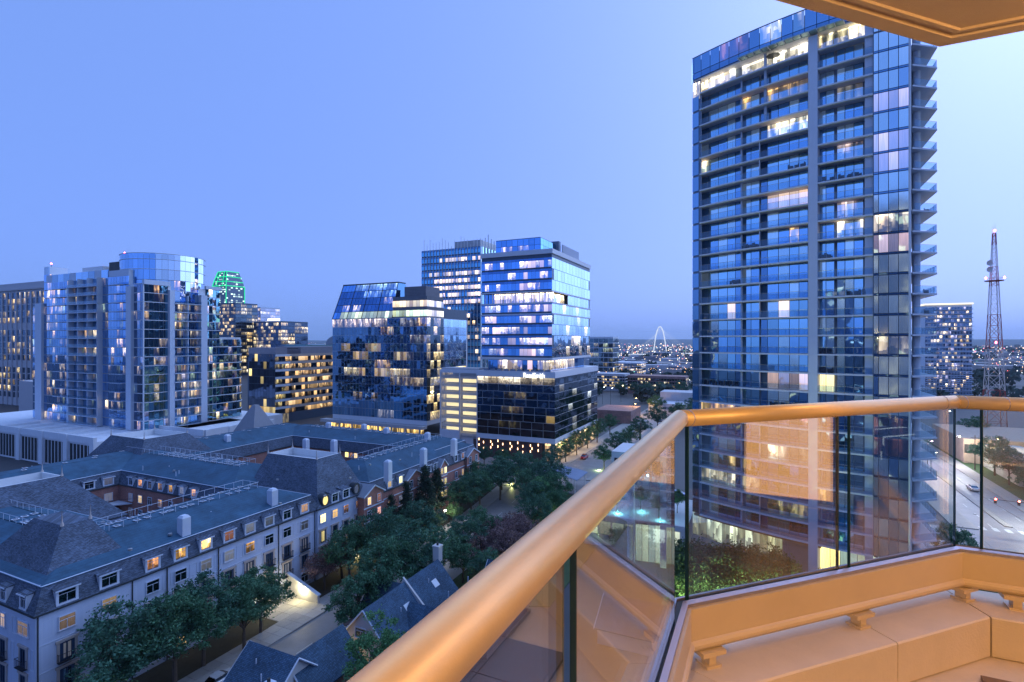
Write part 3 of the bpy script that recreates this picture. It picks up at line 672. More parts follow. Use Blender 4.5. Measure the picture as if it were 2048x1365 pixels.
def dorm_mb(w, h, dp):
    b = MB(); W = w / 2 + .28
    b.box(-W, -w / 2, -.05, .12, -h / 2 - .12, h / 2 + .1, 0).box(w / 2, W, -.05, .12, -h / 2 - .12, h / 2 + .1, 0).box(-w / 2, w / 2, -.05, .12, h / 2, h / 2 + .1, 0).box(-W, W, -.1, .12, -h / 2 - .2, -h / 2 - .0, 0)
    for s in (-1, 1):
        x = s * W
        b.face([(x, .1, -h / 2 - .2), (x, .1, h / 2 + .1), (x, dp, h / 2 + .1)][::s], 0)
    z = h / 2 + .1
    b.rings([[(-W - .14, -.26, z), (W + .14, -.26, z), (W + .14, dp + .5, z + .34), (-W - .14, dp + .5, z + .34)], [(-W - .14, -.26, z + .07), (W + .14, -.26, z + .07), (W + .14, dp + .5, z + .44), (-W - .14, dp + .5, z + .44)]], 1)
    b.box(-W - .16, W + .16, -.30, -.262, z - .06, z + .1, 0)
    b.box(-.02, .02, -.02, .1, -h / 2, h * .18, 0).box(-w / 2, w / 2, -.02, .1, h * .18, h * .18 + .04, 0)
    return b
def dormer(par, c, yaw, w, h, m):
    o = link('dormer', cached(('dormer', w, h), lambda: dorm_mb(w, h, 1.35), [trim, slate]), par, c, yaw)
    piece('pane', o, off(c, yaw, 0, -.06, 0), 0, w, .03, h, m); bpy_fix(o); return o
def panel_mb(w, h, t=.045):
    return MB().box(-w / 2, w / 2, -.03, .01, h / 2 - t, h / 2).box(-w / 2, w / 2, -.03, .01, -h / 2, -h / 2 + t).box(-w / 2, -w / 2 + t, -.03, .01, -h / 2 + t, h / 2 - t).box(w / 2 - t, w / 2, -.03, .01, -h / 2 + t, h / 2 - t)
def panel(par, c, yaw, w, h): return link('wall_panel', cached(('wall_panel', w, h), lambda: panel_mb(w, h), trim), par, off(c, yaw, 0, .012, 0), yaw)
Q = rad(90)
dys = [34.6, 39.1, 44.4, 48.2, 52.0, 55.8, 59.5, 63.2, 66.9, 70.8]
dm = [W_D[0], W_D[0], W_L[2], W_L[0], W_L[0], glass((.1, .15, .2), (1, .45, .35), .6, style=2), W_B, W_B, W_D[1], glass((.2, .2, .2), (1, .6, .4), .25, style=2)]
wmz = [glass((.3, .3, .35), (1, .8, .75), .35, style=2), glass((.3, .3, .3), (1, .82, .6), .5, style=2), W_D[0], W_D[0], W_B, W_B, glass((.1, .1, .1), (1, .6, .25), .5), W_D[0], W_D[1], W_B]
for i, y in enumerate(dys):
    wd = 1.7 if i < 2 else 1.45
    dormer(block, (XF + .06, y, 10.85), Q, wd, 1.45, dm[i])
    window(block, (XF, y, 7.75), Q, 1.6, 1.55, wmz[i])
    french(block, (XF, y, 4.35), Q, 1.5, 2.1, W_D[2] if i % 3 else W_B)
    french(block, (XF, y, 1.25), Q, 1.5, 2.2, pickw(.25), i % 2 == 0)
    window(block, (XF, y, -1.7), Q, 1.6, 1.6, pickw(.2))
    y2 = (y + dys[i + 1]) / 2 if i < 9 else 72.6
    for z, h in ((7.7, 2.0), (4.5, 2.5), (1.4, 2.3)): panel(block, (XF, y2, z), Q, 1.1, h)
panel(block, (XF, 32.7, 7.7), Q, 1.1, 2.0); panel(block, (XF, 32.7, 4.5), Q, 1.1, 2.5)
for y in (31.75, 41.8, 46.3, 54.0, 65.1, 73.2): piece('downspout', block, (XF + .1, y, 3.1), 0, .12, .12, 13.0, gutter)
for z in (6.05, 2.85): piece('string_course', block, (XF + .04, 52.9, z), Q, 42.4, .09, .07, trim)
# end wall that turns the corner
for px, k in ((8, 0), (48, 1), (-45, 2), (-110, 3)):
    x = ony(px, 31.6); c = (x, 31.56 if x > -94 else 31.64, 0)
    dormer(block, (x, 31.52, 10.85), 0, 1.0, 1.45, W_D[0])
    window(block, (c[0], c[1], 7.75), 0, 2.3 if k == 1 else 1.0, 1.55, glass((.3, .3, .35), (1, .75, .6), .45, style=2))
    french(block, (c[0], c[1], 4.35), 0, 1.3, 2.1, W_D[0]); french(block, (c[0], c[1], 1.25), 0, 1.3, 2.2, W_D[2], False)
    panel(block, (x - 2.1, c[1], 7.7), 0, 1.0, 2.0); panel(block, (x + (1.9 if k == 1 else 2.1), c[1], 4.5), 0, .8, 2.4)
# pavilion between the grey and the brick part
XP = -74.35
for k, px in enumerate((645.5, 669.6, 691.6, 715.7)):
    y = onx(px, XP)
    window(block, (XP, y, 7.75), Q, 1.3, 1.5, (W_Y, W_L[1], W_L[2], W_L[2])[k])
    french(block, (XP, y, 4.35), Q, 1.3, 2.2, (W_Y, W_D[0], W_D[2], W_D[0])[k], k > 0)
    french(block, (XP, y, 1.25), Q, 1.3, 2.2, (W_D[0], W_L[1], W_L[1], W_L[1])[k], False)
    if k in (1, 2): dormer(block, (XP + .06, y, 10.85), Q, 1.4, 1.5, W_D[1])
for px, m in ((650.4, W_Y), (712.8, glass((.2, .3, .4), (.7, .85, 1), .2, style=2))):
    y = onx(px, XP)
    ov = MB().rings([[(XP + dx, y + r * .95 * math.cos(t), 10.95 + r * 1.25 * math.sin(t)) for t in [2 * math.pi * k / 20 for k in range(20)]] for r, dx in ((1.0, -1.2), (1.0, .12), (.72, .12), (.72, .0))], cap=False).build('oval_dormer', gutter, block)
    MB().face([(XP + .02, y + .7 * .95 * math.cos(t), 10.95 + .7 * 1.25 * math.sin(t)) for t in [2 * math.pi * k / 20 for k in range(20)]]).build('oval_pane', m, ov)
# brick wing: gabled bays, dormers between them, white bands
XB = -73.3
for n, (p0, p1) in enumerate(((728, 767), (814, 846), (880, 894), (934, 958))):
    y0, y1 = onx(p0, XB + .7), onx(p1, XB + .7); ym = (y0 + y1) / 2
    g = MB().prism([(XB - 2, y0), (XB + .7, y0), (XB + .7, y1), (XB - 2, y1)], 0, 9.3).build('gabled_bay', brick_red, block)
    MB().face([(XB + .7, y0, 9.3), (XB + .7, y1, 9.3), (XB + .7, ym, 11.0)]).build('gable', brick_red, g)
    for s in (0, 1):
        ya, yb = (y0 - .3, ym) if s == 0 else (y1 + .3, ym)
        MB().rings([[(XB + .95, ya, 9.2), (XB + .95, yb, 11.05), (XB - 5.5, yb, 11.05), (XB - 3.8, ya, 9.2)], [(XB + .95, ya, 9.36), (XB + .95, yb, 11.22), (XB - 5.5, yb, 11.22), (XB - 3.8, ya, 9.36)]]).build('gable_roof', mat('pale_roof', (.20, .23, .28), .7) if (n + s) == 0 else bpy.data.materials['pale_roof'], g)
        MB().rings([[(XB + .96, ya, 9.1), (XB + .96, yb, 10.95), (XB + 1.05, yb, 10.95), (XB + 1.05, ya, 9.1)], [(XB + .96, ya, 9.4), (XB + .96, yb, 11.25), (XB + 1.05, yb, 11.25), (XB + 1.05, ya, 9.4)]]).build('barge_board', trim, g)
    for z in (6.9, 4.0): piece('band', g, (XB + .74, ym, z), Q, y1 - y0 + .1, .1, .25, trim)
    for q in (-.25, .25):
        for z in (8.2, 5.4, 2.4):
            window(block, (XB + .7, ym + q * (y1 - y0), z), Q, 1.05, 1.5, (glass((.2, .2, .2), (1, .5, .4), .5, style=2) if (n == 0 and q > 0) else (W_Y if n == 2 else pickw(.2))))
for px, m in ((779, W_L[1]), (801, W_Y), (858, W_D[1]), (870, W_D[0]), (912, W_D[1]), (925, W_L[2])):
    y = onx(px, XB); dormer(block, (XB + .06, y, 9.85), Q, 1.1, 1.5, m)
    for z in (5.4, 2.4): window(block, (XB, y, z), Q, 1.0, 1.5, pickw(.3))
for z in (6.9, 4.0): piece('band', block, (XB + .04, 110, z), Q, 46, .1, .2, trim)
# courtyard faces
for k in range(5):
    y = 52 + k * 3.6
    dormer(block, (-126.94, y, 10.85), Q, 1.6, 1.4, (W_B, W_D[2], W_B, W_D[1], W_B)[k])
    for z in (7.4, 4.3): window(block, (-127, y, z), Q, 1.5, 1.6, (W_B, W_D[0], W_B, W_L[0], W_B)[k] if z > 5 else pickw(.2))
for k, px in enumerate((262, 281, 300, 321, 342, 364, 388)):
    x = ony(px, 68.5); m = (W_D[1], W_L[2], W_D[2], W_L[0], W_L[0], W_B, W_L[2])[k]
    dormer(block, (x, 68.44, 10.85), 0, 1.2, 1.5, m)
    for z in (7.4, 4.3, 1.3): window(block, (x, 68.5, z), 0, 1.2, 1.5, (W_L[0] if k == 3 else pickw(.35)))
for z in (6.2, 3.1): 
    b = MB().prism([(-126.9, 63), (-122, 68.4), (-126.9, 68.4)], z - .15, z).build('corner_balcony', trim, block)
    MB().tube([(-126.8, 63, z + 1), (-122, 68.3, z + 1)], .04, 5).build('rail', iron, b)
for k, px in enumerate((500, 516, 531)):
    x = ony(px, 116); dormer(block, (x, 115.94, 10.85), 0, 1.5, 1.4, (W_D[0], W_L[2], W_Y)[k])
for k, px in enumerate((694, 703, 712)):
    x = ony(px, 116); window(block, (x, 116, 9.0), 0, 1.2, 1.6, (W_Y, W_L[2], W_L[1])[k])
# chimneys
def chimney(x, y, z, h, w=1.25):
    c = MB().rings([[(x + s * a, y + t * a, zz) for s, t in ((-1, -1), (1, -1), (1, 1), (-1, 1))] for a, zz in ((w / 2, z), (w / 2, z + h - .35), (w / 2 - .25, z + h))])
    return c.build('chimney', trim, block)
for px, py, z, h in ((368, 1072, 12.5, 3.5), (545, 1012, 12.5, 3.5), (776, 958, 12.0, 4.4), (847, 930, 12.0, 4.4), (908, 908, 12.0, 4.4), (612, 897, 13.0, 3.0), (668, 903, 13.0, 3.4),
                     (657, 868, 12.5, 4.0), (728, 872, 12.5, 4.0), (773, 880, 12.5, 4.0), (855, 891, 12.5, 4.0), (455, 888, 13.0, 3.0)):
    x, y = atz(px, py, z); chimney(x, y, z - .5, h)
# small roof furniture
vent = MB().tube([(0, 0, 0), (0, 0, .25), (0, 0, .3)], [.28, .28, .1], 10).mesh('roof_vent', grey_metal)
for px, py in ((180, 1092), (150, 1076), (35, 1090), (75, 1060), (205, 1045), (395, 1005), (310, 1035), (465, 985), (510, 968), (555, 960), (560, 1000), (420, 1020), (340, 1060), (260, 1090), (650, 985), (740, 930), (800, 915), (840, 905), (700, 950)):
    x, y = atz(px, py, 13.9); link('roof_vent', vent, block, (x, y, 13.75 if x < -77 else 13.1))
vp = MB().tube([(0, 0, -.4), (0, 0, .55)], .08, 6).mesh('vent_pipe', trim)
vr = random.Random(4)
for k in range(46):
    x0_, x1_, y0_, y1_ = vr.choice(((-82, -77, 34, 72), (-90, -86, 40, 72), (-81, -75.5, 90, 130), (-125, -95, 70, 75), (-125, -95, 80, 86), (-144, -139, 45, 70), (-144, -139, 95, 128), (-102, -96, 33.5, 38), (-130, -100, 118, 122)))
    x, y = vr.uniform(x0_, x1_), vr.uniform(y0_, y1_); link('vent_pipe', vp, block, (x, y, 13.3)) if k % 3 else link('roof_vent', vent, block, (x, y, 13.4))
ac = MB().box(-.38, .38, -.38, .38, .08, .78, 0).box(-.4, .4, -.4, .4, .78, .84, 1).tube([(0, 0, .84), (0, 0, .86)], .3, 10, 0).box(-.3, .3, -.3, .3, 0, .08, 0).mesh('air_conditioner', [mat('ac_case', (.12, .13, .15), .5, metal=.3), trim])
acn = 0
def acs(t, axis, zf, rows, n, lo, hi, where):
    x0, x1, y0, y1 = t
    for r in range(rows):
        for k in range(n):
            f = lo + (hi - lo) * (k + R_.uniform(.2, .8)) / n; g = (r + .5) / rows
            if R_.random() < .12: continue
            x, y = ((x0 + (x1 - x0) * g, y0 + (y1 - y0) * f) if axis == 'y' else (x0 + (x1 - x0) * f, y0 + (y1 - y0) * g))
            o = link('air_conditioner', ac, None, (x, y, zf), R_.uniform(-.1, .1))
            tag(o, 'boxy air conditioner with pale lid ' + where, 'air conditioner', 'air conditioners ' + where)
def well_rail(t, z):
    x0, x1, y0, y1 = t; c = [(x0, y0), (x1, y0), (x1, y1), (x0, y1)]
    b = MB()
    for k in range(4):
        p, q = Vector(c[k]), Vector(c[(k + 1) % 4]); n = max(1, int((q - p).length / 1.8))
        b.tube([(p.x, p.y, z + .95), (q.x, q.y, z + .95)], .03, 4)
        for i in range(n): r = p + (q - p) * i / n; b.box(r.x - .025, r.x + .025, r.y - .025, r.y + .025, z - .02, z + .95)
    b.build('well_rail', trim, block)
well_rail(t_e, 14.7); well_rail(t_x, 14.7); well_rail(t_b, 13.9); well_rail(t_s, 14.7)
acs(t_e, 'y', 14.02, 2, 16, .02, .98, 'above the grey facade'); acs(t_x, 'x', 14.02, 3, 16, .3, .98, 'behind the first courtyard')
acs(t_b, 'y', 13.22, 2, 14, .02, .95, 'above the red-brick facade'); acs(t_s, 'x', 14.02, 3, 8, .80, .995, 'by the corner finials'); acs(t_n, 'x', 13.62, 2, 20, .1, .95, 'on the far wing')
acs(t_w, 'y', 14.02, 2, 12, .0, .98, 'on the wing beside the white podium')
# ================================================================== office tower with the lit sign
OB = (.12, .32, .66)
def office_lit(p, cool=False):
    L = [glass(OB, WHITE, 1.1, style=1), glass(OB, WARM, .9), glass(OB, YEL, .8, style=2), glass(OB, COOL, .8, style=1)]
    return R_.choice(L) if R_.random() < p else None
def litrow(p_row, p_in, dark, lits, run_=3):
    """lit windows come in runs, floor by floor"""
    st = {}
    def f(r, c):
        if r not in st: st[r] = [R_.random() < p_row, None, 0]
        s = st[r]
        if s[2] <= 0: s[1] = R_.choice(lits) if (s[0] and R_.random() < p_in) else None; s[2] = R_.randint(1, run_)
        s[2] -= 1
        return s[1] or (dark(r, c) if callable(dark) else dark)
    return f
rs = thing('office_tower', 'blue glass office tower with lit ReedSmith sign over a dark glass podium', 'office tower', (-77, 188, 0))
band = mat('white_band', (.60, .62, .68), .5, var=.05, streak=.05)
X0, X1, Y0, Y1 = -90.0, -63.1, 166.3, 210.0
ZT = 35.4 + 3.75 * 5
MB().box(X0 + .15, X1 - .15, Y0 + .15, Y1, 34.6, ZT - .4).build('wall', dark_mullion, rs); MB().box(X0 + .15, X1 - .15, Y0 + .15, Y1, ZT + 3.4, 71).build('wall', dark_mullion, rs)
MB().box(X0 + 1.5, X1 - 1.7, Y0 + 1.7, Y1 - .2, ZT - .4, ZT + 3.4).box(X0 + .15, X1 - .15, Y0 + 20, Y1 - .1, ZT - .39, ZT + 3.39).build('terrace_core', core_m, rs)
MB().box(X0 + 1.8, X1 - 2.2, Y0 + 2, Y1 - 1, 30.6, 34.5).build('terrace_wall', core_m, rs)
P = Panes(rs)
dk = glass(OB, var=.3); dk2 = glass((.055, .16, .38), var=.3)
LT_ = [glass(OB, WHITE, 1.1, style=1), glass(OB, (1, .8, .5), .9), glass(OB, COOL, .7, style=1), glass(OB, (1, .75, .5), .8, style=2)]
FH = 3.75
zr = [35.4 + FH * k for k in range(10)]                    # floors of the shaft
pk = litrow(.95, .48, lambda r, c: dk, LT_, 2)
for r, z in enumerate(zr):
    if z > 70.5 - FH: break
    terr = r == 5                                           # the open lit terrace floor
    for c in range(18):
        w = (X1 - X0) / 18; x = X0 + (c + .5) * w
        if terr: P.add((x, Y0 + 1.6, z + 1.7), 0, w - .08, 3.2, glass(OB, WHITE, 2.0, style=1) if c > 2 else dk); continue
        P.add((x, Y0 + .1, z + 1.72), 0, w - .05, 2.3, pk(r, c)); P.add((x, Y0 + .1, z + 3.3), 0, w - .05, .8, dk2)
    for c in range(12):
        w = (Y1 - Y0) / 12; y = Y0 + (c + .5) * w + (.5 * w if r % 2 else 0)
        if terr and c < 4: P.add((X1 - 1.6, y, z + 1.7), Q, w - .1, 3.2, glass(OB, WHITE, 1.8, style=1)); continue
        if y + w / 2 > Y1 + .2: continue
        P.add((X1 - .1, y, z + FH / 2), Q, w - .16, FH - .16, glass((.34, .48, .66), WHITE, .9, style=1) if R_.random() < (.06 if r > 4 else .2) else glass((.34, .48, .66), var=.2))
def ring_band(par, x0, x1, y0, y1, z0, z1, m=band, name='floor_band', o=.25):
    return MB().box(x0 - o, x1 + o, y0 - o, y1 + o, z0, z1).build(name, m, par)
ring_band(rs, X0, X1, Y0, Y1, 70.4, 72.0); ring_band(rs, X0, X1, Y0, Y1, 34.5, 35.35)
ring_band(rs, X0, X1, Y0, Y1, zr[5] - .5, zr[5] - .02); ring_band(rs, X0, X1, Y0, Y1, zr[6] - .35, zr[6] + .1); ring_band(rs, X0, X1, Y0, Y1, zr[4] - .45, zr[4] - .02)
for k in range(9):
    piece('terrace_post', rs, (X0 + 3 * k + 1.4, Y0 + .3, zr[5] + 1.7), 0, .25, .25, 3.4, white_paint)
# roof house, screen and louvres
MB().box(-86.5, -69.2, 171, 186, 72, 77.2).build('roof_house', dark_mullion, rs)
P.grid((-86.5, 171), 0, 17.3, 72.2, 77, 8, 2, lambda r, c: (glass(OB, WHITE, .8) if r == 0 and c in (1, 2, 4, 5) else dk), off=.08)
P.grid((-69.2, 171), Q, 15, 72.2, 77, 6, 2, lambda r, c: glass((.12, .36, .55)), off=.08)
MB().box(-72, -67.9, 186, 188, 72, 78.2).build('screen_wall', mat('screen_panel', (.16, .2, .27), .6), rs)
for k in range(22): piece('louvre', rs, (-67.3, 188.5 + k * .9, 74.6), Q, .28, .5, 5.2, band)
# podium
PX0, PX1, PY0, PY1 = -91.4, -62.0, 166.0, 217.0
MB().box(PX0 + .1, PX1 - .1, PY0 + .1, PY1, 8.2, 28.6).build('podium_wall', mullion, rs)
ring_band(rs, PX0, PX1, PY0, PY1, 28.6, 30.6, name='podium_band'); ring_band(rs, PX0, PX1, PY0, PY1, 6.6, 8.2, name='podium_band')
dkp = glass((.03, .06, .11), var=.4, wob=.02); py_ = glass((.03, .06, .11), (1, .82, .35), .4, style=2)
mem = {}
def podpick(r, c):
    if r % 2 == 1 and c in (2, 3) : return glass((.03, .06, .11), (1, .85, .4), .12)
    return py_ if R_.random() < .05 else dkp
for r in range(4):
    z0 = 8.25 + r * 5.075; cw = (PX1 - PX0) / 7
    for c in range(-1, 8):
        a = max(PX0, PX0 + (c + (.25 * (r % 3))) * cw); b = min(PX1, PX0 + (c + 1 + .25 * (r % 3)) * cw)
        if b - a < .4: continue
        for h in range(2): P.add(((a + b) / 2, PY0 + .02, z0 + (h + .5) * 2.54), 0, b - a - .14, 2.4, (glass((.03, .06, .11), WHITE, .55, style=1) if r == 3 and h == 1 else podpick(r * 2 + h, c)))
P.grid((PX1, PY0), Q, PY1 - PY0, 8.25, 28.55, 11, 8, lambda r, c: (glass((.08, .13, .2), COOL, .5, style=1) if R_.random() < .1 else glass((.07, .12, .19), var=.4, wob=.02)), gap=.14, zg=.14, off=-.02)
# terrace level over the podium
for c in range(12):
    w = (X1 - X0 - 4) / 12; x = X0 + 1.8 + (c + .5) * w
    P.add((x, Y0 + 1.95, 32.5), 0, w - .08, 3.6, R_.choice([LT_[0], LT_[1], LT_[3], dk]) if c > 0 else dk)
for c in range(10): P.add((X1 - 2.15, Y0 + 4 + c * 4, 32.5), Q, 3.9, 3.6, glass(OB, WHITE, 1.0, style=1) if c < 7 else dk)
for x in range(10): piece('planter', rs, (X0 + 2 + x * 2.6, Y0 - .0, 30.95), 0, 1.9, .5, .6, core_m)
# base: brick wall with little lamps, lit lobby on the corner
basew = MB().box(PX0 - 2, -67, PY0 + .6, PY0 + 1.2, 0, 6.6).build('base_wall', brick('dark_brick', (.09, .05, .045), (.07, .05, .045)), rs)
MB().box(-66.5, PX1 - 1.2, PY0 + 2.5, PY1 - 1, 0, 6.6).build('lobby_wall', core_m, rs)
lob = glass((.3, .3, .3), (1, .72, .38), 1.5, style=1)
for k in range(13): P.add((PX1 - 1.1, PY0 + 4 + k * 3.6, 3.3), Q, 3.4, 6.2, lob)
for x in (-65.4,): P.add((x, PY0 + 2.4, 3.3), 0, 2.0, 6.2, lob)
for k in range(7): piece('lobby_column', rs, (PX1 - .4, PY0 + .4 + k * 8, 3.3), 0, .7, .7, 6.6, mat('lobby_stone', (.5, .42, .32), .7) if k == 0 else bpy.data.materials['lobby_stone'])
tl = glow('tube_lamp', (1, .60, .32), 5)
lampspots = [(478, 92), (478, 146), (522, 122), (522, 176), (592, 117), (607, 145), (592, 172), (662, 110), (662, 165), (710, 142), (710, 198), (782, 135), (797, 165), (782, 190), (855, 130), (855, 188), (905, 163), (905, 220), (979, 157), (994, 186), (979, 214), (1055, 152), (1055, 205)]
for zx, zy in lampspots:
    px, py = 860 + zx * .2052, 860 + zy * .2052; x = ony(px, PY0 + .55); d = depth(x, PY0 + .55)
    piece('wall_lamp', rs, (x, PY0 + .52, HC - (py - HOR) / FPX * d), 0, .16, .14, .75, tl)
P.done()
# sign letters
sg = MB()
cu = bpy.data.curves.new('sign', 'FONT'); cu.body = 'ReedSmith'; cu.size = 2.35; cu.extrude = .08; cu.align_x = 'LEFT'; cu.offset = .0; cu.space_character = .86
so = bpy.data.objects.new('sign_tmp', cu); COL.objects.link(so); bpy.context.view_layer.update()
sm = bpy.data.meshes.new_from_object(so.evaluated_get(bpy.context.evaluated_depsgraph_get())); bpy.data.objects.remove(so)
wd = max(v.co.x for v in sm.vertices); xs0, xs1 = ony(1046, PY0 - .4), ony(1089, PY0 - .4)
sm.transform(Matrix.Translation((xs0, PY0 - .42, 28.55)) @ Matrix.Rotation(Q, 4, 'X') @ Matrix.Diagonal(((xs1 - xs0) / wd, 1, 1, 1)))
sm.materials.clear(); sm.materials.append(glow('sign_white', (.95, .97, 1), 1.3))
c_ = Vector((xs0, PY0 - .42, 28.55)); sm.transform(Matrix.Translation(-c_)); so = link('sign_lettering', sm, rs, c_)
# parking screen of white fins
gar = thing('parking_garage', 'lit parking garage behind a screen of white vertical fins beside the podium', 'garage', (-99, 180, 0))
GX0, GX1 = -107.3, -91.6
MB().box(GX0, GX1, PY0 + 1.2, PY1, 0, 6.0).build('base', band, gar)
MB().box(GX0, GX1, PY0 + 9, PY1, 6, 29.6).build('wall', concrete, gar)
for k in range(9): piece('deck', gar, ((GX0 + GX1) / 2, PY0 + 5.2, 7.6 + k * 2.95 - .55), 0, GX1 - GX0, 8, .9, concrete)
gl = glow('garage_light', (1, .82, .38), 1.3)
for k in range(7):
    for i, (a, b) in enumerate(((-105.6, -99.8), (-98.6, -92.2))): piece('lit_bay', gar, ((a + b) / 2, PY0 + 2.0, 9.05 + k * 2.95), 0, b - a, .1, 1.75, gl)
MB().box(GX0, GX1, PY0 + .3, PY0 + .8, 29.4, 30.6).build('top_beam', band, gar)
for x in (-99.1, GX0 + .15, GX1 - .2): piece('column', gar, (x, PY0 + .6, 15), 0, .5, .5, 29, band)
nf = 36
for k in range(nf):
    x = GX0 + .3 + (GX1 - GX0 - .6) * k / (nf - 1); lo_, hi_ = (6.0, 29.4)
    piece('fin', gar, (x, PY0 + .3, (lo_ + hi_) / 2), 0, .11, .16, hi_ - lo_, band)
MB().box(GX0, -99.2, PY0 + .1, PY0 + .5, 2.5, 8.6).build('metal_panel', band, gar)

# ================================================================== finned glass tower behind it
ft = thing('glass_tower', 'teal glass office tower with thin vertical fins behind the slanted dark building', 'office tower', (-158, 275, 0))
FX0, FX1, FY0, FY1 = -177.5, -138.4, 255.4, 290
MB().box(FX0 + .15, FX1 - .15, FY0 + .15, FY1, 0, 93).build('wall', dark_mullion, ft)
P = Panes(ft); tea = (.10, .34, .54)
warm_rows = {3: 1, 5: 0, 6: 1, 8: 1, 9: 1, 10: .9, 11: 0, 13: .9}
rows = 19; fh = 3.95
for r in range(rows):
    z = 93 - (r + 1) * fh
    lp = {0: 0, 1: .55, 2: 0, 3: .85, 4: .7, 5: .95, 6: .95, 7: .85, 8: 0.1, 9: .1, 10: .3}.get(r, .25)
    for c in range(22):
        w = (FX1 - FX0) / 22; x = FX0 + (c + .5) * w
        m = glass(tea, (1, .78, .5), 1.15, style=2 if R_.random() < .7 else 0) if (R_.random() < lp and 2 < c) else glass(tea, var=.3)
        P.add((x, FY0 + .1, z + 1.6), 0, w - .06, 2.1, m); P.add((x, FY0 + .1, z + 3.2), 0, w - .06, 1.1, glass((.05, .17, .33), var=.2))
    for c in range(8): P.add((FX1 - .1, FY0 + 2 + c * 4.1, z + fh / 2), Q, 4.0, fh - .1, glass((.42, .66, .78), var=.3))
P.done()
for k in range(19):
    x = FX0 + 2 + k * 2.05; piece('fin', ft, (x, FY0 - .15, 54 + R_.uniform(0, 3)), 0, .2, .16, 82 + R_.uniform(-2, 4), white_paint)
for k in range(9): piece('fin', ft, (FX1 + .25, FY0 + 1 + k * 3.6, 54 + R_.uniform(0, 3)), Q, .14, .5, 84 + R_.uniform(-2, 4), mullion)
piece('corner_fin', ft, (FX1 + .1, FY0 - .1, 46), 0, .6, .6, 93, mat('bright_fin', (.6, .75, .8), .3, metal=.5))
MB().box(-158, -141, 260, 280, 93, 97.5).build('roof_house', grey_metal, ft)

# ================================================================== dark mirror-glass building with a slanted top
db = thing('slanted_office', 'dark mirrored-glass office building with a slanted glass top and lit upper floors', 'office building', (-150, 205, 0))
DX0, DM, DX1, DY0 = -178.4, -144.3, -126.4, 185.9
MB().box(DX0 + .12, DX1 - .12, DY0 + .12, 199.2, 5.5, 51).build('wall', mullion, db); MB().box(DX0 + 1, DX1 - 1.5, 199.2, 222, 5.5, 51).build('wall', mullion, db)
DG = (.07, .16, .30)
P = Panes(db); fh = 3.62
lit_d = [glass(DG, (1, .82, .45), .3, style=2), glass(DG, (1, .7, .4), .5), glass(DG, (1, .88, .6), .4, style=1), glass(DG, (1, .8, .5), .18), glass(DG, (.9, .9, 1), .2)]
pkd = litrow(.9, .27, lambda r, c: glass(DG, var=.3, wob=.03), lit_d, 5)
NC = 30
for r in range(12):
    z = 7.4 + r * fh
    for c in range(NC):
        w = (DX1 - DX0) / NC; x = DX0 + (c + .5) * w
        m = pkd(r, c)
        if r == 11 and c < 18: m = glass(DG, (1, .85, .75), .75)
        if r < 4 and c > 19: m = glass((.05, .17, .36), var=.12, wob=.008)
        if r == 4 and 19 < c < 29: m = glass(DG, (1, .85, .6), .45)
        P.add((x, DY0 + .1, z + fh / 2), 0, w - .1, fh - .1, m)
    for c in range(5):
        w = (199.1 - DY0) / 5; y = DY0 + (c + .5) * w
        P.add((DX1 - .1, y, z + fh / 2), Q, w - .1, fh - .1, glass(DG, (1, .85, .45), .7, style=1) if R_.random() < (.3 if r > 5 else .6) else glass((.05, .08, .12), var=.4))
    for c in range(9): P.add((DX1 - 1.4, 199.4 + (c + .5) * 2.4, z + fh / 2), Q, 2.3, fh - .1, (glass((.05, .07, .1), (1, .85, .45), .75, style=1) if r < 6 else glass((.30, .44, .62) if r % 2 else (.20, .3, .45), var=.15)))
MB().box(DX0, DX1 - 1.6, 199, 222, 51, 55.5).build('upper_wall', dark_mullion, db)
# slanted crown: mullioned glass leaning back from z 51 to 66.5
sx1 = DM; zt = 66.6; yb = DY0 + 7.5
crown_rows = 5
def sp(x, t): return (x + (3.0 * t if x == DX0 else 0), DY0 + 7.5 * t * .55, 51 + 15.6 * t)
MB().rings([[sp(DX0, 0), sp(sx1, 0), (sx1, DY0 + 22, 51), (DX0, DY0 + 22, 51)], [sp(DX0, 1), sp(sx1, 1), (sx1 + .01, DY0 + 9, 66.6), (DX0 + 3, DY0 + 9, 66.6)]]).build('slanted_wall', dark_mullion, db)
rowm = [lambda c: glass(DG, GRN, .85, style=2) if 1 < c else glass(OB), lambda c: (glass(OB, (1, .85, .4), .6) if 1 < c < 7 and c != 4 else dk2), lambda c: (glass(OB, (1, .85, .45), .7) if c > 12 else dk2), lambda c: (glass(OB, (.6, .95, .95), .3) if c > 6 else dk2), lambda c: (glass(OB, (.6, .95, .9), .4, style=1) if c > 3 else dk)]
for r in range(5):
    for c in range(16):
        t0, t1 = r / 5 + .008, (r + 1) / 5 - .008; a, b = c / 16 + .002, (c + 1) / 16 - .002
        def q(u, t):
            l = Vector(sp(DX0, t)); e = Vector(sp(sx1, t)); p = l + (e - l) * u; return (p.x, p.y - .1, p.z + .04)
        MB().face([q(a, t0), q(b, t0), q(b, t1), q(a, t1)], 0, ((0, 0), (2, 0), (2, 1), (0, 1))).build('slanted_pane', rowm[r](c), db)
for c in (0, 4, 8, 12, 16):
    p0, p1 = [Vector(sp(DX0, t)) + (Vector(sp(sx1, t)) - Vector(sp(DX0, t))) * c / 16 for t in (0, 1)]
    MB().tube([(p0.x, p0.y - .15, p0.z), (p1.x, p1.y - .15, p1.z)], .2, 4).build('rib', steel, db)
MB().face([(DM + .12, DY0, 51), (DM + .12, DY0 + 22, 51), (DM + .12, DY0 + 9, 66.6), (DM + .12, DY0 + 4.1, 66.6)]).build('gable_glass', glass((.10, .22, .38)), db)
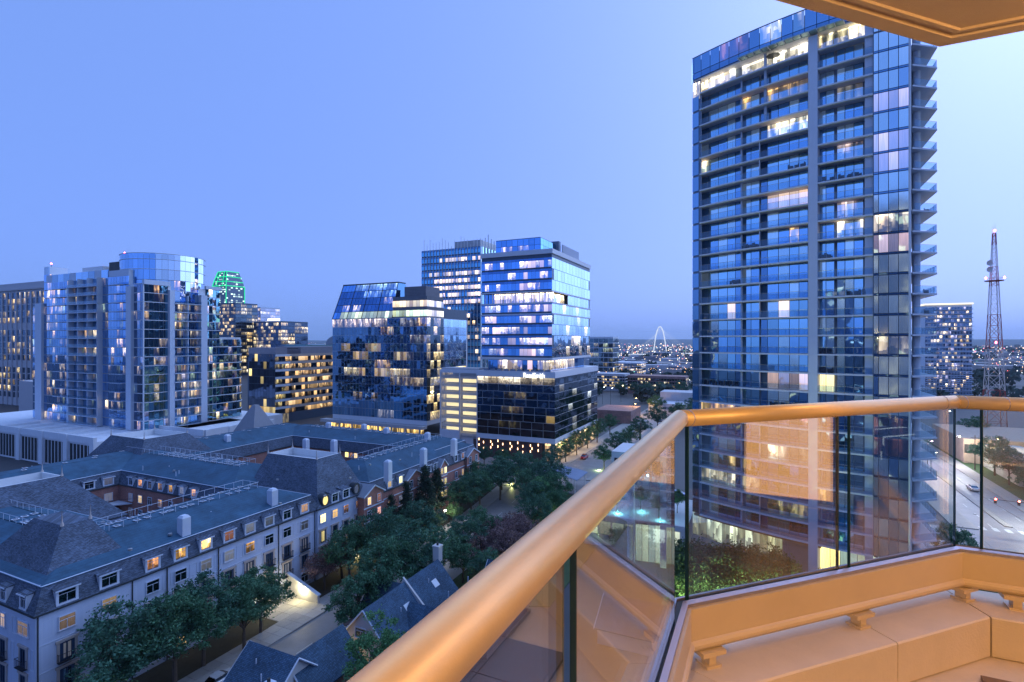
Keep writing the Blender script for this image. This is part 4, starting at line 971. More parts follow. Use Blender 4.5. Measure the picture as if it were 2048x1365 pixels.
MB().box(DX0 + 2.8, DM + .3, DY0 + 3.9, DY0 + 9.2, 66.6, 67.1).build('parapet', steel, db)
# lower lit block on the right of the crown
MB().box(DM + .1, DX1 - .14, DY0 + .14, 199, 51, 60).build('upper_block', mat('grey_panel', (.13, .14, .17), .6), db)
for r in range(2):
    z = 51.2 + r * 4.1
    for c in range(10):
        w = (DX1 - DM) / 10; P.add((DM + (c + .5) * w, DY0 + .1, z + 1.6), 0, w - .12, 2.6, glass(DG, (1, .88, .45) if r else GRN, 1.0, style=2))
    for c in range(7): P.add((DX1 - .12, DY0 + (c + .5) * 1.87, z + 1.6), Q, 1.75, 2.6, glass(DG, (1, .9, .5), .8, style=2))
MB().box(-139, -128, DY0 + 1.5, 198, 60, 64.3).build('roof_house', mat('roof_house_panel', (.17, .17, .2), .7), db)
for k in range(6): piece('panel_joint', db, (-133.5, DY0 + 1.47, 60.6 + k * .62), 0, 11.02, .06, .06, steel)
P.done()
# lit ground floor and its concrete canopy
MB().box(DX0 - 4, DX1, DY0 - 3.5, DY0 + .1, 4.2, 5.4).build('canopy', concrete, db)
for k in range(16):
    x = DX0 + 1 + k * 3.2; piece('shop_window', db, (x, DY0 - .2, 2.2), 0, 3.0, .1, 4.0, glass((.2, .2, .2), (1, .72, .25), 1.6))
for k in range(8): piece('column', db, (DX0 + k * 7.2, DY0 - 3, 2.1), 0, .6, .6, 4.2, concrete)

# ================================================================== stone-banded office building
so_ = thing('stone_office', 'beige stone-banded office building with a dark glass corner', 'office building', (-226, 205, 0))
SX, SY = -217.0, 187.7
MB().box(SX - 20, SX - .12, SY + .12, SY + 52, 0, 33).build('wall', dark_mullion, so_)
beige = mat('beige_stone', (.42, .35, .30), .8, var=.08, streak=.05)
P = Panes(so_); fh = 3.75
for r in range(8):
    z = 4.5 + r * fh
    for c in range(9): P.add((SX - 19 + c * 2.1 + 1, SY + .1, z + fh / 2), 0, 2.0, fh - .12, glass((.05, .07, .1), YEL, .8, style=2) if (r == 0 or R_.random() < .06) else glass((.05, .07, .11), var=.5))
    for c in range(24):
        y = SY + .8 + c * 2.1
        if c < 3: m = glass((.06, .09, .12), (1, .85, .4), .55) if R_.random() < .55 else glass((.05, .07, .1))
        else: m = glass((.07, .07, .08), (1, .68, .36), .75, style=R_.choice((0, 0, 2))) if R_.random() < .68 else glass((.06, .07, .09))
        P.add((SX - .08, y, z + 1.25), Q, 2.02, 2.2, m)
    piece('spandrel_band', so_, (SX + .02, SY + 4.5, z + 3.05), Q, 9, .3, 1.1, mullion); piece('spandrel_band', so_, (SX + .05, SY + 30.5, z + 3.05), Q, 43, .4, 1.3, beige)
P.done()
MB().box(SX - 20, SX - .4, SY + .5, SY + 7.5, 34.2, 37.6).build('parapet', mat('grey_parapet', (.22, .22, .26), .7), so_); MB().box(SX - 20, SX - 1.2, SY + 17, SY + 52, 33.5, 38.0).build('roof_house', bpy.data.materials['grey_parapet'], so_)
MB().box(SX - 19.5, SX - 1.5, SY + 1.5, SY + 12, 33, 34.3).build('lit_terrace', glass((.2, .2, .2), (1, .78, .3), .9), so_)
MB().box(SX - 10, SX + .2, SY + 8, SY + 14, 37, 37.4).build('terrace_roof', steel, so_)
MB().box(SX - 2, SX + .6, SY + 2.5, SY + 7.5, 0, 4.4).build('lit_entrance', glass((.3, .3, .3), (1, .9, .6), 1.2), so_)
# ================================================================== glass residential towers on a white podium
lt = thing('glass_condo_tower', 'glass condominium tower with round glass crown above a white podium', 'tower', (-215, 125, 0))
LX, LY, LZ, LF = -194.0, 112.4, 9.9, 3.2
lp = mat('lavender_pier', (.56, .63, .74), .6, var=.05, streak=.04)
LG = (.18, .36, .60)
MB().box(-259, LX - .2, LY + .2, 141, 0, 61).build('wall', mullion, lt)
MB().box(-259, -203, LY + .25, 138, 60.9, 66.5).build('upper_wall', lp, lt)
MB().box(-268, -259.2, LY + .3, 130, 0, 55).build('side_wing', mullion, lt)
P = Panes(lt)
lits = [glass(LG, (1, .68, .34), .8), glass(LG, (1, .85, .6), .9), glass(LG, (1, .9, .75), .4), glass(LG, (.7, 1, .7), .3), glass(LG, (1, .8, .6), .2), glass(LG, (.9, .85, 1), .25)]
def lg(p=.14, t=LG, **k): return R_.choice(lits) if R_.random() < p * 1.7 else glass(t, var=.28, wob=.02, **k)
def col(o, yaw, W, nc, z0, nf, p=.14, off=0.0, t=LG, h=LF): P.grid(o, yaw, W, z0, z0 + nf * h, nc, nf, lambda r, c: lg(p, t), gap=.14, zg=.3, off=off)
# faces towards the bright sky (right)
GT = (.14, .32, .42)
col((LX, 112.4), Q, 5.3, 3, LZ, 16, .16, t=GT); col((LX, 117.7), Q, 3.1, 2, LZ, 16, .14, t=GT)
for z in range(17): piece('floor_line', lt, (LX + .05, 116.6, LZ + z * LF), Q, 8.4, .25, .22, mullion)
piece('corner_mullion', lt, (LX, LY, 35.5), 0, .35, .35, 51.2, mullion)
piece('pier', lt, (LX + .5, 121.6, 34.6), Q, 1.8, 1.6, 49.6, lp); piece('pier', lt, (LX + .5, 133.8, 34.2), Q, 2.5, 1.6, 48.6, lp)
for r in range(15):
    z = LZ + r * LF
    for a, b in ((122.6, 127.2), (127.6, 132.4)):
        n = 3
        for c in range(n):
            w = (b - a) / n; P.add((LX - .05, a + (c + .5) * w, z + 1.5), Q, w - .1, 2.7, lg(.36 if (r + int(a)) % 3 else .12))
    piece('balcony_slab', lt, (LX + .75, 127.5, z), Q, 10.2, 1.7, .22, lp)
    piece('balcony_divider', lt, (LX + .7, 127.4, z + 1.6), Q, .3, 1.4, 3.0, lp)
    piece('balcony_glass', lt, (LX + 1.55, 127.5, z + .6), Q, 10, .04, .95, rail_glass)
col((LX - .5, 135.1), Q, 6.1, 4, LZ, 16, .12, .35, t=GT)
for z in range(17): piece('floor_line', lt, (LX + .02, 138.2, LZ + z * LF), Q, 6.1, .25, .22, mullion)
piece('frame', lt, (LX + .2, 116.7, 61.6), Q, 9.0, 1.2, 1.6, lp); piece('frame', lt, (LX + .2, 138.2, 61.6), Q, 6.6, 1.0, 1.2, lp)
# lower rounded end
ca = [Vector((LX - .5, 141.2)), Vector((LX - .5, 147))] + [Vector((-203 + 8.5 * math.cos(t), 147 + 8.5 * math.sin(t))) for t in [rad(q) for q in (15, 30, 45, 60, 75, 90)]]
MB().prism([tuple(p - (p - Vector((-203, 140))).normalized() * .25) for p in ca] + [(-212, 155), (-212, 141.2)], 0, 42.5).build('rounded_wing', mullion, lt)
for r in range(10):
    z = LZ + r * LF
    for a, b in zip(ca[:-1], ca[1:]):
        d = b - a; nn = max(1, round(d.length / 1.7))
        for q in range(nn):
            c = a + d * (q + .5) / nn; P.add((c.x, c.y, z + 1.5), math.atan2(d.y, d.x), d.length / nn - .12, 2.85, lg(.22, (.16, .30, .36)))
    MB().tube([(p.x + .25, p.y + .05, z) for p in ca], .14, 5).build('floor_line', mullion, lt)
# faces towards us (left)
def lyf(px): return ony(px, LY)
b287, b268, b258, b225, b205, b145, b105, b88, b75, b65 = [lyf(p) for p in (287, 268, 258, 225, 205, 145, 105, 88, 75, 65)]
RG = (.20, .36, .62)
col((b268, LY), 0, b287 - b268, 3, LZ, 16, .10, t=(.13, .2, .33))
piece('pier', lt, ((b268 + b258) / 2, LY - .4, 35), 0, b268 - b258, 1.4, 50.4, lp)
for z in range(17): piece('floor_line', lt, ((b287 + b268) / 2, LY - .02, LZ + z * LF), 0, b287 - b268, .25, .2, mullion)
col((b205, LY), 0, b258 - b205, 9, LZ, 17, .10, t=RG); col((b145, LY), 0, b205 - b145, 10, LZ, 17, .12, t=(.26, .46, .72)); col((b105, LY), 0, b145 - b105, 8, LZ, 17, .20, t=RG); col((b88, LY), 0, b105 - b88, 3, LZ, 18, .25, t=RG)
for r in range(17):
    z = LZ + r * LF
    piece('balcony_slab', lt, ((b145 + b205) / 2, LY - .95, z), 0, b205 - b145, 2.2, .22, lp)
    piece('balcony_glass', lt, ((b145 + b205) / 2, LY - 2.0, z + .6), 0, b205 - b145, .04, .95, rail_glass)
    for t in (.04, .36, .68, 1.0): piece('balcony_divider', lt, (b145 + (b205 - b145) * t, LY - .9, z + 1.6), 0, .3, 1.9, 3.0, lp)
    piece('balcony_slab', lt, ((b225 + b258) / 2 - 1, LY - .6, z), 0, 7, 1.5, .2, lp); piece('balcony_glass', lt, ((b225 + b258) / 2 - 1, LY - 1.3, z + .6), 0, 7, .04, .95, rail_glass)
    piece('balcony_slab', lt, ((b105 + b145) / 2, LY - .6, z), 0, 9, 1.5, .2, lp); piece('balcony_glass', lt, ((b105 + b145) / 2, LY - 1.3, z + .6), 0, 9, .04, .95, rail_glass)
piece('pier', lt, (b145 - .5, LY - .6, 36), 0, 1.4, 1.6, 52, lp)
for k in range(10): piece('roof_panel', lt, (b88 + 4 + k * 4.2, LY + .1, 65.5), 0, 4.1, .3, 3.0, glass((.26, .42, .60)) if k % 4 else lp)
MB().box(b88, b105 - 2, LY + .1, LY + 6, 64, 70.5).build('stair_tower', mullion, lt)
P.grid((b88, LY + .1), 0, b105 - 2 - b88, 64.2, 70.4, 3, 2, lambda r, c: glass((.4, .5, .6)), off=.06)
MB().box(-240, -226, LY + 4, 125, 66.5, 69.5).build('roof_house', white_paint, lt); MB().box(-224, -212, LY + 5, 125, 66.5, 70.8).build('roof_house', steel, lt)
piece('pier', lt, ((b75 + b88) / 2, LY - .3, 28), 0, b88 - b75, 1.2, 56, lp); col((b65, LY + .1), 0, b75 - b65, 2, LZ, 14, .2, t=RG)
# glass drum on top
cx0, cy0, cr = -206.8, 127.2, 13.6
MB().prism([(cx0 + (cr - .3) * math.cos(rad(t)), cy0 + (cr - .3) * math.sin(rad(t))) for t in range(0, 360, 10)], 55, 72.2).build('drum_core', mullion, lt)
for z0, z1 in ((55.2, 59.3), (59.4, 63.0), (63.1, 66.8), (66.9, 70.4), (70.5, 72.6)):
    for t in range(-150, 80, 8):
        a = rad(t); bright = t > -40  # bright-sky reflection put into a paler glass tint on this side
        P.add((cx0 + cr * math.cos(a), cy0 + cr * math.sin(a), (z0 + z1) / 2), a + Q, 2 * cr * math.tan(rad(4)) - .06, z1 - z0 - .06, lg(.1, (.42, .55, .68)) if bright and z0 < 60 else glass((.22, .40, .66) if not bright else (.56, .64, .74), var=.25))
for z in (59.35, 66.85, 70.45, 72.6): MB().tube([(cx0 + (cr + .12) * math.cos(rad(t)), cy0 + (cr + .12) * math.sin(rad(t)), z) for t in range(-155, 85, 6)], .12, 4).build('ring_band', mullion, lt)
P.done()
redl = glow('red_beacon', (1, .12, .2), 14)
def beacon(x, y, z, where):
    o = thing('beacon_light', 'red aircraft warning light ' + where, 'beacon', (x, y, z), 'red warning lights')
    MB().tube([(x, y, z), (x, y, z + 1.4)], .08, 5).build('post', steel, o); MB().tube([(x, y, z + 1.4), (x, y, z + 1.6), (x, y, z + 1.9)], [.2, .35, .1], 8).build('lamp', redl, o)
beacon(-217, 119, 72.6, 'on the round glass crown'); beacon(b88 + 1, LY + 2, 70.5, 'on the stair tower left of the round crown')
# podium
pd = thing('white_podium', 'white parking podium with dark slots between piers below the glass condominium tower', 'podium', (-230, 110, 0))
pw = mat('podium_white', (.72, .75, .80), .7, var=.06, streak=.08); slot = mat('dark_slot', (.02, .025, .03), .7)
MB().box(-300, -186.5, 94.0, 165, -1, 9.6).box(-195, -170.2, 118, 146, -1, 9.6).build('wall', pw, pd)
for k in range(8):
    x = -187.4 - k * 15; piece('pier', pd, (x, 93.7, 5.4), 0, 2.4, 1.0, 11.4, pw)
    if k < 7:
        piece('parapet', pd, (x - 7.5, 93.9, 9.9), 0, 12.6, .6, 2.2, pw)
        for q in range(6): piece('slot', pd, (x - 2.4 - q * 2.05, 93.95, 4.4), 0, 1.25, .2, 7.6, slot)
for k in range(4):
    y = 119 + k * 8.7; piece('pier', pd, (-169.9, y, 5.2), Q, 1.6, 1.0, 11.4, pw)
    if k < 3:
        for z, h in ((9.9, 2.2), (5.2, 1.2), (.8, 1.2)): piece('parapet', pd, (-169.9, y + 4.35, z), Q, 7.1, .5, h, pw)
        for z in (7.3, 3.0): piece('slot', pd, (-170.1, y + 4.35, z), Q, 7.1, .3, 3.0, slot)
piece('parapet', pd, (-182, 117.8, 9.9), 0, 24, .5, 2.2, pw)
for k in range(7): piece('roof_beam', pd, (-250 + k * 9.5, 101, 9.9), rad(90), 12, 1.6, .8, pw)
# ================================================================== far buildings on the left
so2 = thing('pale_stone_office', 'pale stone office slab with tall grouped windows beyond the condominium tower', 'office building', (-430, 190, 0))
pale = mat('pale_stone', (.48, .47, .50), .8, var=.06)
MB().box(-475, -394, 172, 205, 0, 74).build('wall', pale, so2); MB().box(-474, -395, 173, 204, 74, 78).build('attic', pale, so2); MB().box(-476, -393, 171, 206, 73.2, 74.2).build('cornice', pale, so2)
P = Panes(so2); 
for c in range(13):
    for r in range(17):
        z = 5 + r * 3.95
        if r in (5, 11): continue
        P.add((-470 + c * 6 + 1.3, 171.95, z + 1.8), 0, 2.2, 3.3, glass((.06, .1, .16), (1, .78, .38), .9) if R_.random() < .38 else glass((.07, .13, .22), var=.5)); P.add((-470 + c * 6 + 3.8, 171.95, z + 1.8), 0, 2.2, 3.3, glass((.06, .1, .16), (1, .82, .45), .9) if R_.random() < .38 else glass((.07, .13, .22), var=.5))
P.done()
for c in range(14): piece('pilaster', so2, (-470.6 + c * 6, 171.7, 36), 0, 1.0, .7, 72, pale)
hl = thing('hip_roofed_hall', 'low hall with dark hip roof and white walls behind the podium', 'hall', (-330, 180, 0))
MB().box(-372, -290, 150, 190, 0, 19).build('wall', pale, hl)
MB().rings([rect(-340, -291, 168, 200, 22), rect(-330, -303, 183, 186, 30)]).build('roof', slate, hl); MB().box(-338, -293, 170, 198, 19, 22).build('lit_storey', glass((.2, .2, .2), (1, .75, .3), .8), hl)
gt = thing('green_outlined_tower', 'distant skyscraper outlined in glowing green lights', 'skyscraper', (-1635, 1222, 0))
gm = glow('green_argon', (.0, .75, .26), 1.0); ggl = far_windows('skyscraper_windows', (.10, .15, .22), (.7, 1, .85), 9.0, 7.0, .30)
GX, GY = -1635, 1222
prof = [(34, 0), (34, 225), (31, 240), (27, 256), (22, 274)]
MB().rings([[(GX - a, GY - a, z), (GX + a, GY - a, z), (GX + a, GY + a, z), (GX - a, GY + a, z)] for a, z in prof]).build('shaft', ggl, gt)
gp = []
for s in (-1, 1):
    MB().tube([(GX + s * a, GY - a - 1, z) for a, z in prof], 1.5, 4).build('light_line', gm, gt)
    MB().tube([(GX + s * a * .45, GY - a - 1, z) for a, z in prof[1:]], 1.1, 4).build('light_line', gm, gt)
MB().tube([(GX + 35, GY + a, z) for a, z in ((34, 0), (34, 225))], 1.5, 4).build('light_line', gm, gt)
for a, z in prof[1:]: MB().tube([(GX - a, GY - a - 1, z), (GX + a, GY - a - 1, z), (GX + a + 1, GY + a, z)], 1.2, 4).build('light_line', gm, gt)
def slab_tower(name, label, x0, x1, y0, y1, z, wm, tint, lit, p, nc, nr, cat='office building', group=None, nc2=4, g=.3):
    o = thing(name, label, cat, ((x0 + x1) / 2, (y0 + y1) / 2, 0), group); MB().box(x0, x1, y0, y1, 0, z).build('wall', wm, o)
    P = Panes(o); d_ = glass(tint, var=.5); l_ = [glass(tint, c, s) for c, s in lit]
    P.grid((x0, y0), 0, x1 - x0, 3, z - 1.5, nc, nr, lambda r, c: R_.choice(l_) if R_.random() < p else d_, gap=g, zg=.8, off=.05)
    P.grid((x1, y0), Q, y1 - y0, 3, z - 1.5, nc2, nr, lambda r, c: R_.choice(l_) if R_.random() < p else d_, gap=g, zg=.8, off=.05); P.done(); return o
WM = [((1, .8, .45), 1.0), ((1, .9, .65), .9)]
slab_tower('striped_tower', 'dark banded tower with lit floors in front of the green outlined skyscraper', *[q for q in (-590, -557, 425, 455)], 86, dark_mullion, (.05, .08, .12), WM, .5, 9, 20)
slab_tower('grey_dotted_tower', 'grey concrete tower dotted with tiny lights beside the green outlined skyscraper', -610, -570, 470, 500, 84, lp, (.3, .3, .4), WM, .3, 9, 20)
o = slab_tower('lettered_office', 'dark office block with glowing white rooftop lettering bar', -545, -500, 440, 480, 64, dark_mullion, (.05, .08, .14), WM, .45, 11, 14)
MB().box(-520, -501, 438.5, 439.5, 64.5, 67).build('roof_sign', glow('sign_glow', (.85, .85, 1), 2.0), o)
lw = thing('arched_roof_hall', 'low green-glass hall with a pale barrel vault behind the stone-banded office', 'hall', (-330, 345, 0))
MB().box(-370, -285, 330, 370, 0, 38).build('wall', glass((.10, .2, .22)), lw)
MB().rings([[(-312 + 14 * math.cos(rad(t)), yy, 38 + 8 * math.sin(rad(t))) for t in range(0, 181, 15)] for yy in (332, 368)]).build('vault', mat('vault_metal', (.3, .33, .38), .5), lw)
# ================================================================== far things on the right, bridge, hills, lights
rt = slab_tower('balconied_tower', 'distant residential tower with white balconies and lit roof edge beside the lattice mast', ony(1850, 466), ony(1944, 466), 466, 500, 66.5, lp, (.14, .2, .3), [((1, .8, .5), 1.3), ((1, .9, .75), 1.1), ((.6, .6, 1), .8)], .42, 16, 22, 'tower')
for r in range(21):
    for k in range(4): piece('balcony', rt, (ony(1862 + k * 24, 466), 465, 4 + r * 2.95), 0, 6.0, 1.6, .5, lp)
MB().box(ony(1848, 466), ony(1946, 466), 465, 500, 66.5, 67.4).build('roof_edge', glow('roof_edge_light', (1, .85, .6), 1.1), rt)
# lattice mast
lm = thing('lattice_mast', 'red and white steel lattice radio mast with dishes and red lamps', 'mast', (88, 286, 0))
red = mat('mast_red', (.28, .045, .04), .5, var=.1); wht = mat('mast_white', (.55, .52, .52), .5, var=.1)
mx, my = 88.5, 286.0
def ms(z): return 3.4 - (3.4 - 1.15) * min(z, 66) / 66 if z <= 66 else 1.15 - (z - 66) / 20 * .65
lev = [0, 7, 14, 20.5, 26.5, 32, 37.5, 42.5, 47.5, 52, 56.5, 60.5, 64, 66, 69, 72, 75, 78, 81, 83.5, 86]
for i in range(len(lev) - 1):
    z0, z1 = lev[i], lev[i + 1]; a, b = ms(z0), ms(z1); m = red if (i // 3) % 2 == 0 else wht; k = MB()
    c0 = [(mx + s * a, my + t * a, z0) for s, t in ((-1, -1), (1, -1), (1, 1), (-1, 1))]; c1 = [(mx + s * b, my + t * b, z1) for s, t in ((-1, -1), (1, -1), (1, 1), (-1, 1))]
    for q in range(4):
        k.tube([c0[q], c1[q]], .15 if z0 < 66 else .09, 5); k.tube([c0[q], c1[(q + 1) % 4]], .07, 4); k.tube([c0[(q + 1) % 4], c1[q]], .07, 4); k.tube([c1[q], c1[(q + 1) % 4]], .07, 4)
    k.build('lattice_section', m, lm)
pf = MB().prism([(mx + 3.2 * math.cos(rad(t)), my + 3.2 * math.sin(rad(t))) for t in range(0, 360, 30)], 66, 66.3).build('platform', red, lm)
MB().tube([(mx + 3.1 * math.cos(rad(t)), my + 3.1 * math.sin(rad(t)), 67.3) for t in range(0, 361, 20)], .06, 4).build('platform_rail', red, pf)
for z in (73.5, 70.8):
    MB().tube([(mx - 1.6, my - 1.6, z), (mx - 2.0, my - 2.0, z), (mx - 2.05, my - 2.05, z)], [.3, 1.1, 1.15], 14).build('dish', wht, lm, smooth=True)
for x, z, h in ((.3, 86, 4), (-.4, 86, 3), (.0, 86, 1.5)): MB().tube([(mx + x, my, z), (mx + x, my, z + h)], .05, 4).build('antenna', wht, lm)
for x, y, z in ((0, -.6, 86.6), (-3, -1, 66.9), (3, -1, 66.9), (0, -1.9, 40)): MB().tube([(mx + x, my + y, z), (mx + x, my + y, z + .5), (mx + x, my + y, z + .9)], [.25, .4, .1], 8).build('red_lamp', redl, lm)
# arch bridge
br = thing('arch_bridge', 'white lit suspension bridge with a tall steel arch far away', 'bridge', (*d2w(1320, 1600)[:2], 0))
bx, by, _ = d2w(1320, 1600); rv = Vector((CA, SA, 0)); fv = Vector((-SA, CA, 0)); bw = glow('lit_white_steel', (.8, .88, 1), .62)
def bp(r, f, z): v = Vector((bx, by, 0)) + rv * r + fv * f; return (v.x, v.y, z)
ar = [bp(19 * t, -6 * t, -6 + 90 * (1 - abs(t) ** 2.3)) for t in [k / 12 - 1 for k in range(25)]]
MB().tube(ar, 1.5, 8).build('arch', bw, br, smooth=True)
for s, e in ((-1, -130), (1, 150)):
    for q in range(7): MB().tube([bp((q - 3) * 3, 0, 80 - abs(q - 3) * 2), bp(e * (.2 + .09 * q), 10 * s, 2)], .16, 3).build('cable', bw, br)
MB().rings([[bp(-190, -4, -4), bp(-190, 4, -4), bp(-190, 4, -1), bp(-190, -4, -1)], [bp(150, -4, 3), bp(150, 4, 3), bp(150, 4, 6), bp(150, -4, 6)]]).build('deck', bw, br)
for r in (-84, 78, 140): MB().tube([bp(r, 0, 2), bp(r, 0, 26)], .5, 4).build('lamp_mast', bw, br)
# hills along the horizon
hill_m = mat('wooded_hill', (.05, .08, .10), .95, var=.35, vs_=.004)
hv = MB(); N = 90
hr = random.Random(3); ph = [hr.uniform(0, 6) for _ in range(8)]
def hz(t, d): return 52 + 10 * math.sin(3 * t + ph[0]) + 7 * math.sin(9 * t + ph[1]) + 4 * math.sin(23 * t + ph[2])
rg = []
for d, hh in ((4200, 0), (5600, .45), (7200, 1.0), (9500, .75), (14000, .2)):
    rg.append([(d * math.sin(a) , d * math.cos(a), hz(a, d) * hh - .5) for a in [rad(-80 + 125 * k / N) for k in range(N + 1)]])
for r0, r1 in zip(rg[:-1], rg[1:]):
    for k in range(N): hv.face([r0[k], r0[k + 1], r1[k + 1], r1[k]])
hv.build('hills', hill_m, kind='structure', smooth=True)
# mid-distance buildings
slab_tower('glass_cube_office', 'dark glass cube office beyond the blue office tower', ony(1178, 551), ony(1226, 551), 551, 575, 45.5, mullion, (.09, .15, .2), [((.8, 1, .8), .5), ((1, .9, .6), .6)], .2, 5, 8)
bm = brick('rose_brick', (.30, .16, .14), (.25, .2, .2))
slab_tower('brick_walk_up', 'long three-storey rose brick walk-up with pale flat roof', ony(1255, 414), ony(1371, 414), 414, 432, 14.2, bm, (.08, .1, .14), WM, .35, 22, 4, 'apartment house')
slab_tower('grey_walk_up', 'grey three-storey walk-up with pale roof left of the rose brick one', ony(1188, 430), ony(1250, 430), 430, 448, 14.0, concrete, (.08, .1, .14), WM, .4, 12, 4, 'apartment house')
slab_tower('open_garage', 'white open parking deck beyond the walk-ups', ony(1222, 620), ony(1281, 620), 620, 650, 16, band, (.05, .06, .08), [((1, .85, .7), 1.2)], .6, 9, 4, 'garage')
slab_tower('salmon_shop', 'flat salmon shop building at the lamp-lit crossing', ony(1190, 262), ony(1262, 262), 262, 285, 6.2, bm, (.1, .12, .14), WM, .2, 8, 2, 'shop')
o = slab_tower('white_warehouse', 'low white flat-roofed warehouse with a taller rear block', ony(1297, 300), ony(1372, 300), 300, 330, 6.5, band, (.2, .22, .25), [((1, .95, .85), 1.2)], .3, 8, 1, 'warehouse')
MB().box(ony(1320, 315), ony(1385, 315), 316, 331, 6.5, 11.5).build('rear_block', concrete, o)
slab_tower('tan_warehouse', 'long tan warehouse with round white tank beside the avenue', 62, 100, 226, 262, 8.2, mat('tan_wall', (.42, .32, .24), .8), (.2, .2, .22), WM, .05, 6, 1, 'warehouse')
slab_tower('pale_warehouse', 'pale flat-roofed warehouse with floodlit wall behind the trees', 66, 112, 196, 222, 7.0, mat('floodlit_wall', (.55, .50, .40), .8), (.3, .3, .3), WM, .05, 5, 1, 'warehouse')
slab_tower('red_brick_depot', 'red brick depot right of the lattice mast', 118, 160, 262, 300, 9, bm, (.1, .1, .12), WM, .15, 6, 2, 'depot')
tk = thing('water_tank', 'round pale-blue tank in front of the tan warehouse', 'tank', (72, 222, 0)); MB().tube([(72, 224.5, 0), (72, 224.5, 6.4), (72, 224.5, 6.9)], [5, 5, 4.6], 28).build('tank_shell', mat('blue_tank', (.25, .38, .5), .5), tk, smooth=False)
# thousands of far roofs, trees and lamps that nobody could count
cr_ = random.Random(5); dc = MB()
def spot(lo, hi, a0, a1):
    a = cr_.uniform(a0, a1); d = lo * (hi / lo) ** cr_.random(); k = (a - 1024) / FPX
    return (k * d * CA - d * SA, k * d * SA + d * CA, d)
def busy(x, y): return False
for _ in range(560):
    x, y, d = spot(640, 4200, *cr_.choice(((1180, 1400), (1820, 2080), (540, 670), (1180, 1400), (-900, 0), (2080, 2600))))
    w, l, h = cr_.uniform(8, 45), cr_.uniform(8, 30), cr_.uniform(4, 11)
    dc.obox((x, y, h / 2), cr_.choice((0, .2, -.3)), w, l, h, cr_.randint(0, 2))
dc.build('distant_roofs', [concrete, mat('far_wall', (.2, .2, .24), .8), mat('far_wall_pale', (.42, .38, .36), .8)], kind='stuff', label='low distant rooftops spreading to the hills', cat='rooftops')
lmats = [glow('far_lamp_white', (.9, .95, 1), 7), glow('far_lamp_warm', (1, .75, .45), 7), glow('far_lamp_orange', (1, .5, .2), 6), glow('far_lamp_red', (1, .15, .15), 6), glow('far_lamp_green', (.3, 1, .6), 5)]
fl = MB()
for _ in range(2200):
    x, y, d = spot(480, 6500, *cr_.choice(((1180, 1400), (1820, 2080), (540, 670), (1180, 1400), (1820, 2080), (-900, 0), (2080, 2600))))
    s = d * cr_.uniform(.00018, .0006); z = cr_.uniform(5, 12) + (max(0, d - 4200) * .012)
    m = cr_.choices(range(5), (3.4, 5, 3, 1.5, .5))[0]; i = len(fl.v)
    fl.v += [(x + s, y, z), (x - s, y, z), (x, y + s, z), (x, y - s, z), (x, y, z + s), (x, y, z - s)]
    for q in ((0, 2, 4), (2, 1, 4), (1, 3, 4), (3, 0, 4), (2, 0, 5), (1, 2, 5), (3, 1, 5), (0, 3, 5)): fl.f.append(tuple(i + k for k in q)); fl.m.append(m)
fl.build('city_lights', lmats, kind='stuff', label='countless distant street lamps and car lights', cat='city lights')
ft_ = MB()
for _ in range(410):
    x, y, d = spot(330, 3200, *cr_.choice(((1180, 1400), (1820, 2100), (1820, 2100), (540, 670), (-900, 0))))
    rr = cr_.uniform(3, 8) * (1 + d / 3000)
    for _k in range(70):
        u = Vector((cr_.gauss(0, 1), cr_.gauss(0, 1), cr_.gauss(0, 1))).normalized() * rr * cr_.uniform(.6, 1); s = rr * .24
        a = Vector((cr_.gauss(0, 1), cr_.gauss(0, 1), cr_.gauss(0, 1))).normalized(); b = a.orthogonal().normalized()
        c = Vector((x, y, rr * .75)) + Vector((u.x, u.y, u.z * .7)); ft_.face([c + a * s, c + b * s, c - a * s, c - b * s])
ft_.build('distant_trees', mat('far_foliage', (.025, .05, .04), .9, island=.5), kind='stuff', label='dark distant treetops among the rooftops', cat='treetops')
# ================================================================== ground, streets, kerbs
asphalt = mat('asphalt', (.055, .056, .06), .7, var=.25, vs_=.25)
paving = mat('paving', (.30, .29, .27), .85, var=.18, vs_=.6)
road_m = mat('road_concrete', (.22, .215, .22), .55, var=.35, vs_=.35, streak=0)
lawn_m = mat('lawn', (.05, .085, .03), .95, var=.4, vs_=1.2, bump=.4, bs=12)
mulch = mat('planting_bed', (.05, .045, .03), .95, var=.4, vs_=1.5)
def sst(a, b, v): t = min(1, max(0, (v - a) / (b - a))); return t * t * (3 - 2 * t)
def gz(x, y): return -3.3 * (1 - sst(-46, -22, x)) * (1 - sst(108, 150, y)) * sst(-172, -155, x)
def axis(brk, lo, hi, step): 
    v = [lo]
    while v[-1] < hi: v.append(v[-1] + step)
    return [q for q in brk if q < lo] + v + [q for q in brk if q > v[-1]]
gxs = axis((-9000, -3000, -1000, -400, 200, 600, 3000, 9000), -180, 40, 5); gys = axis((-400, 400, 1000, 3000, 8000, 16000), -10, 200, 6)
g = MB(); nx = len(gxs)
g.v = [(x, y, gz(x, y) - .02) for y in gys for x in gxs]
for j in range(len(gys) - 1):
    for i in range(nx - 1): g.f.append((j * nx + i, j * nx + i + 1, (j + 1) * nx + i + 1, (j + 1) * nx + i)); g.m.append(0)
g.build('ground', asphalt, kind='structure')
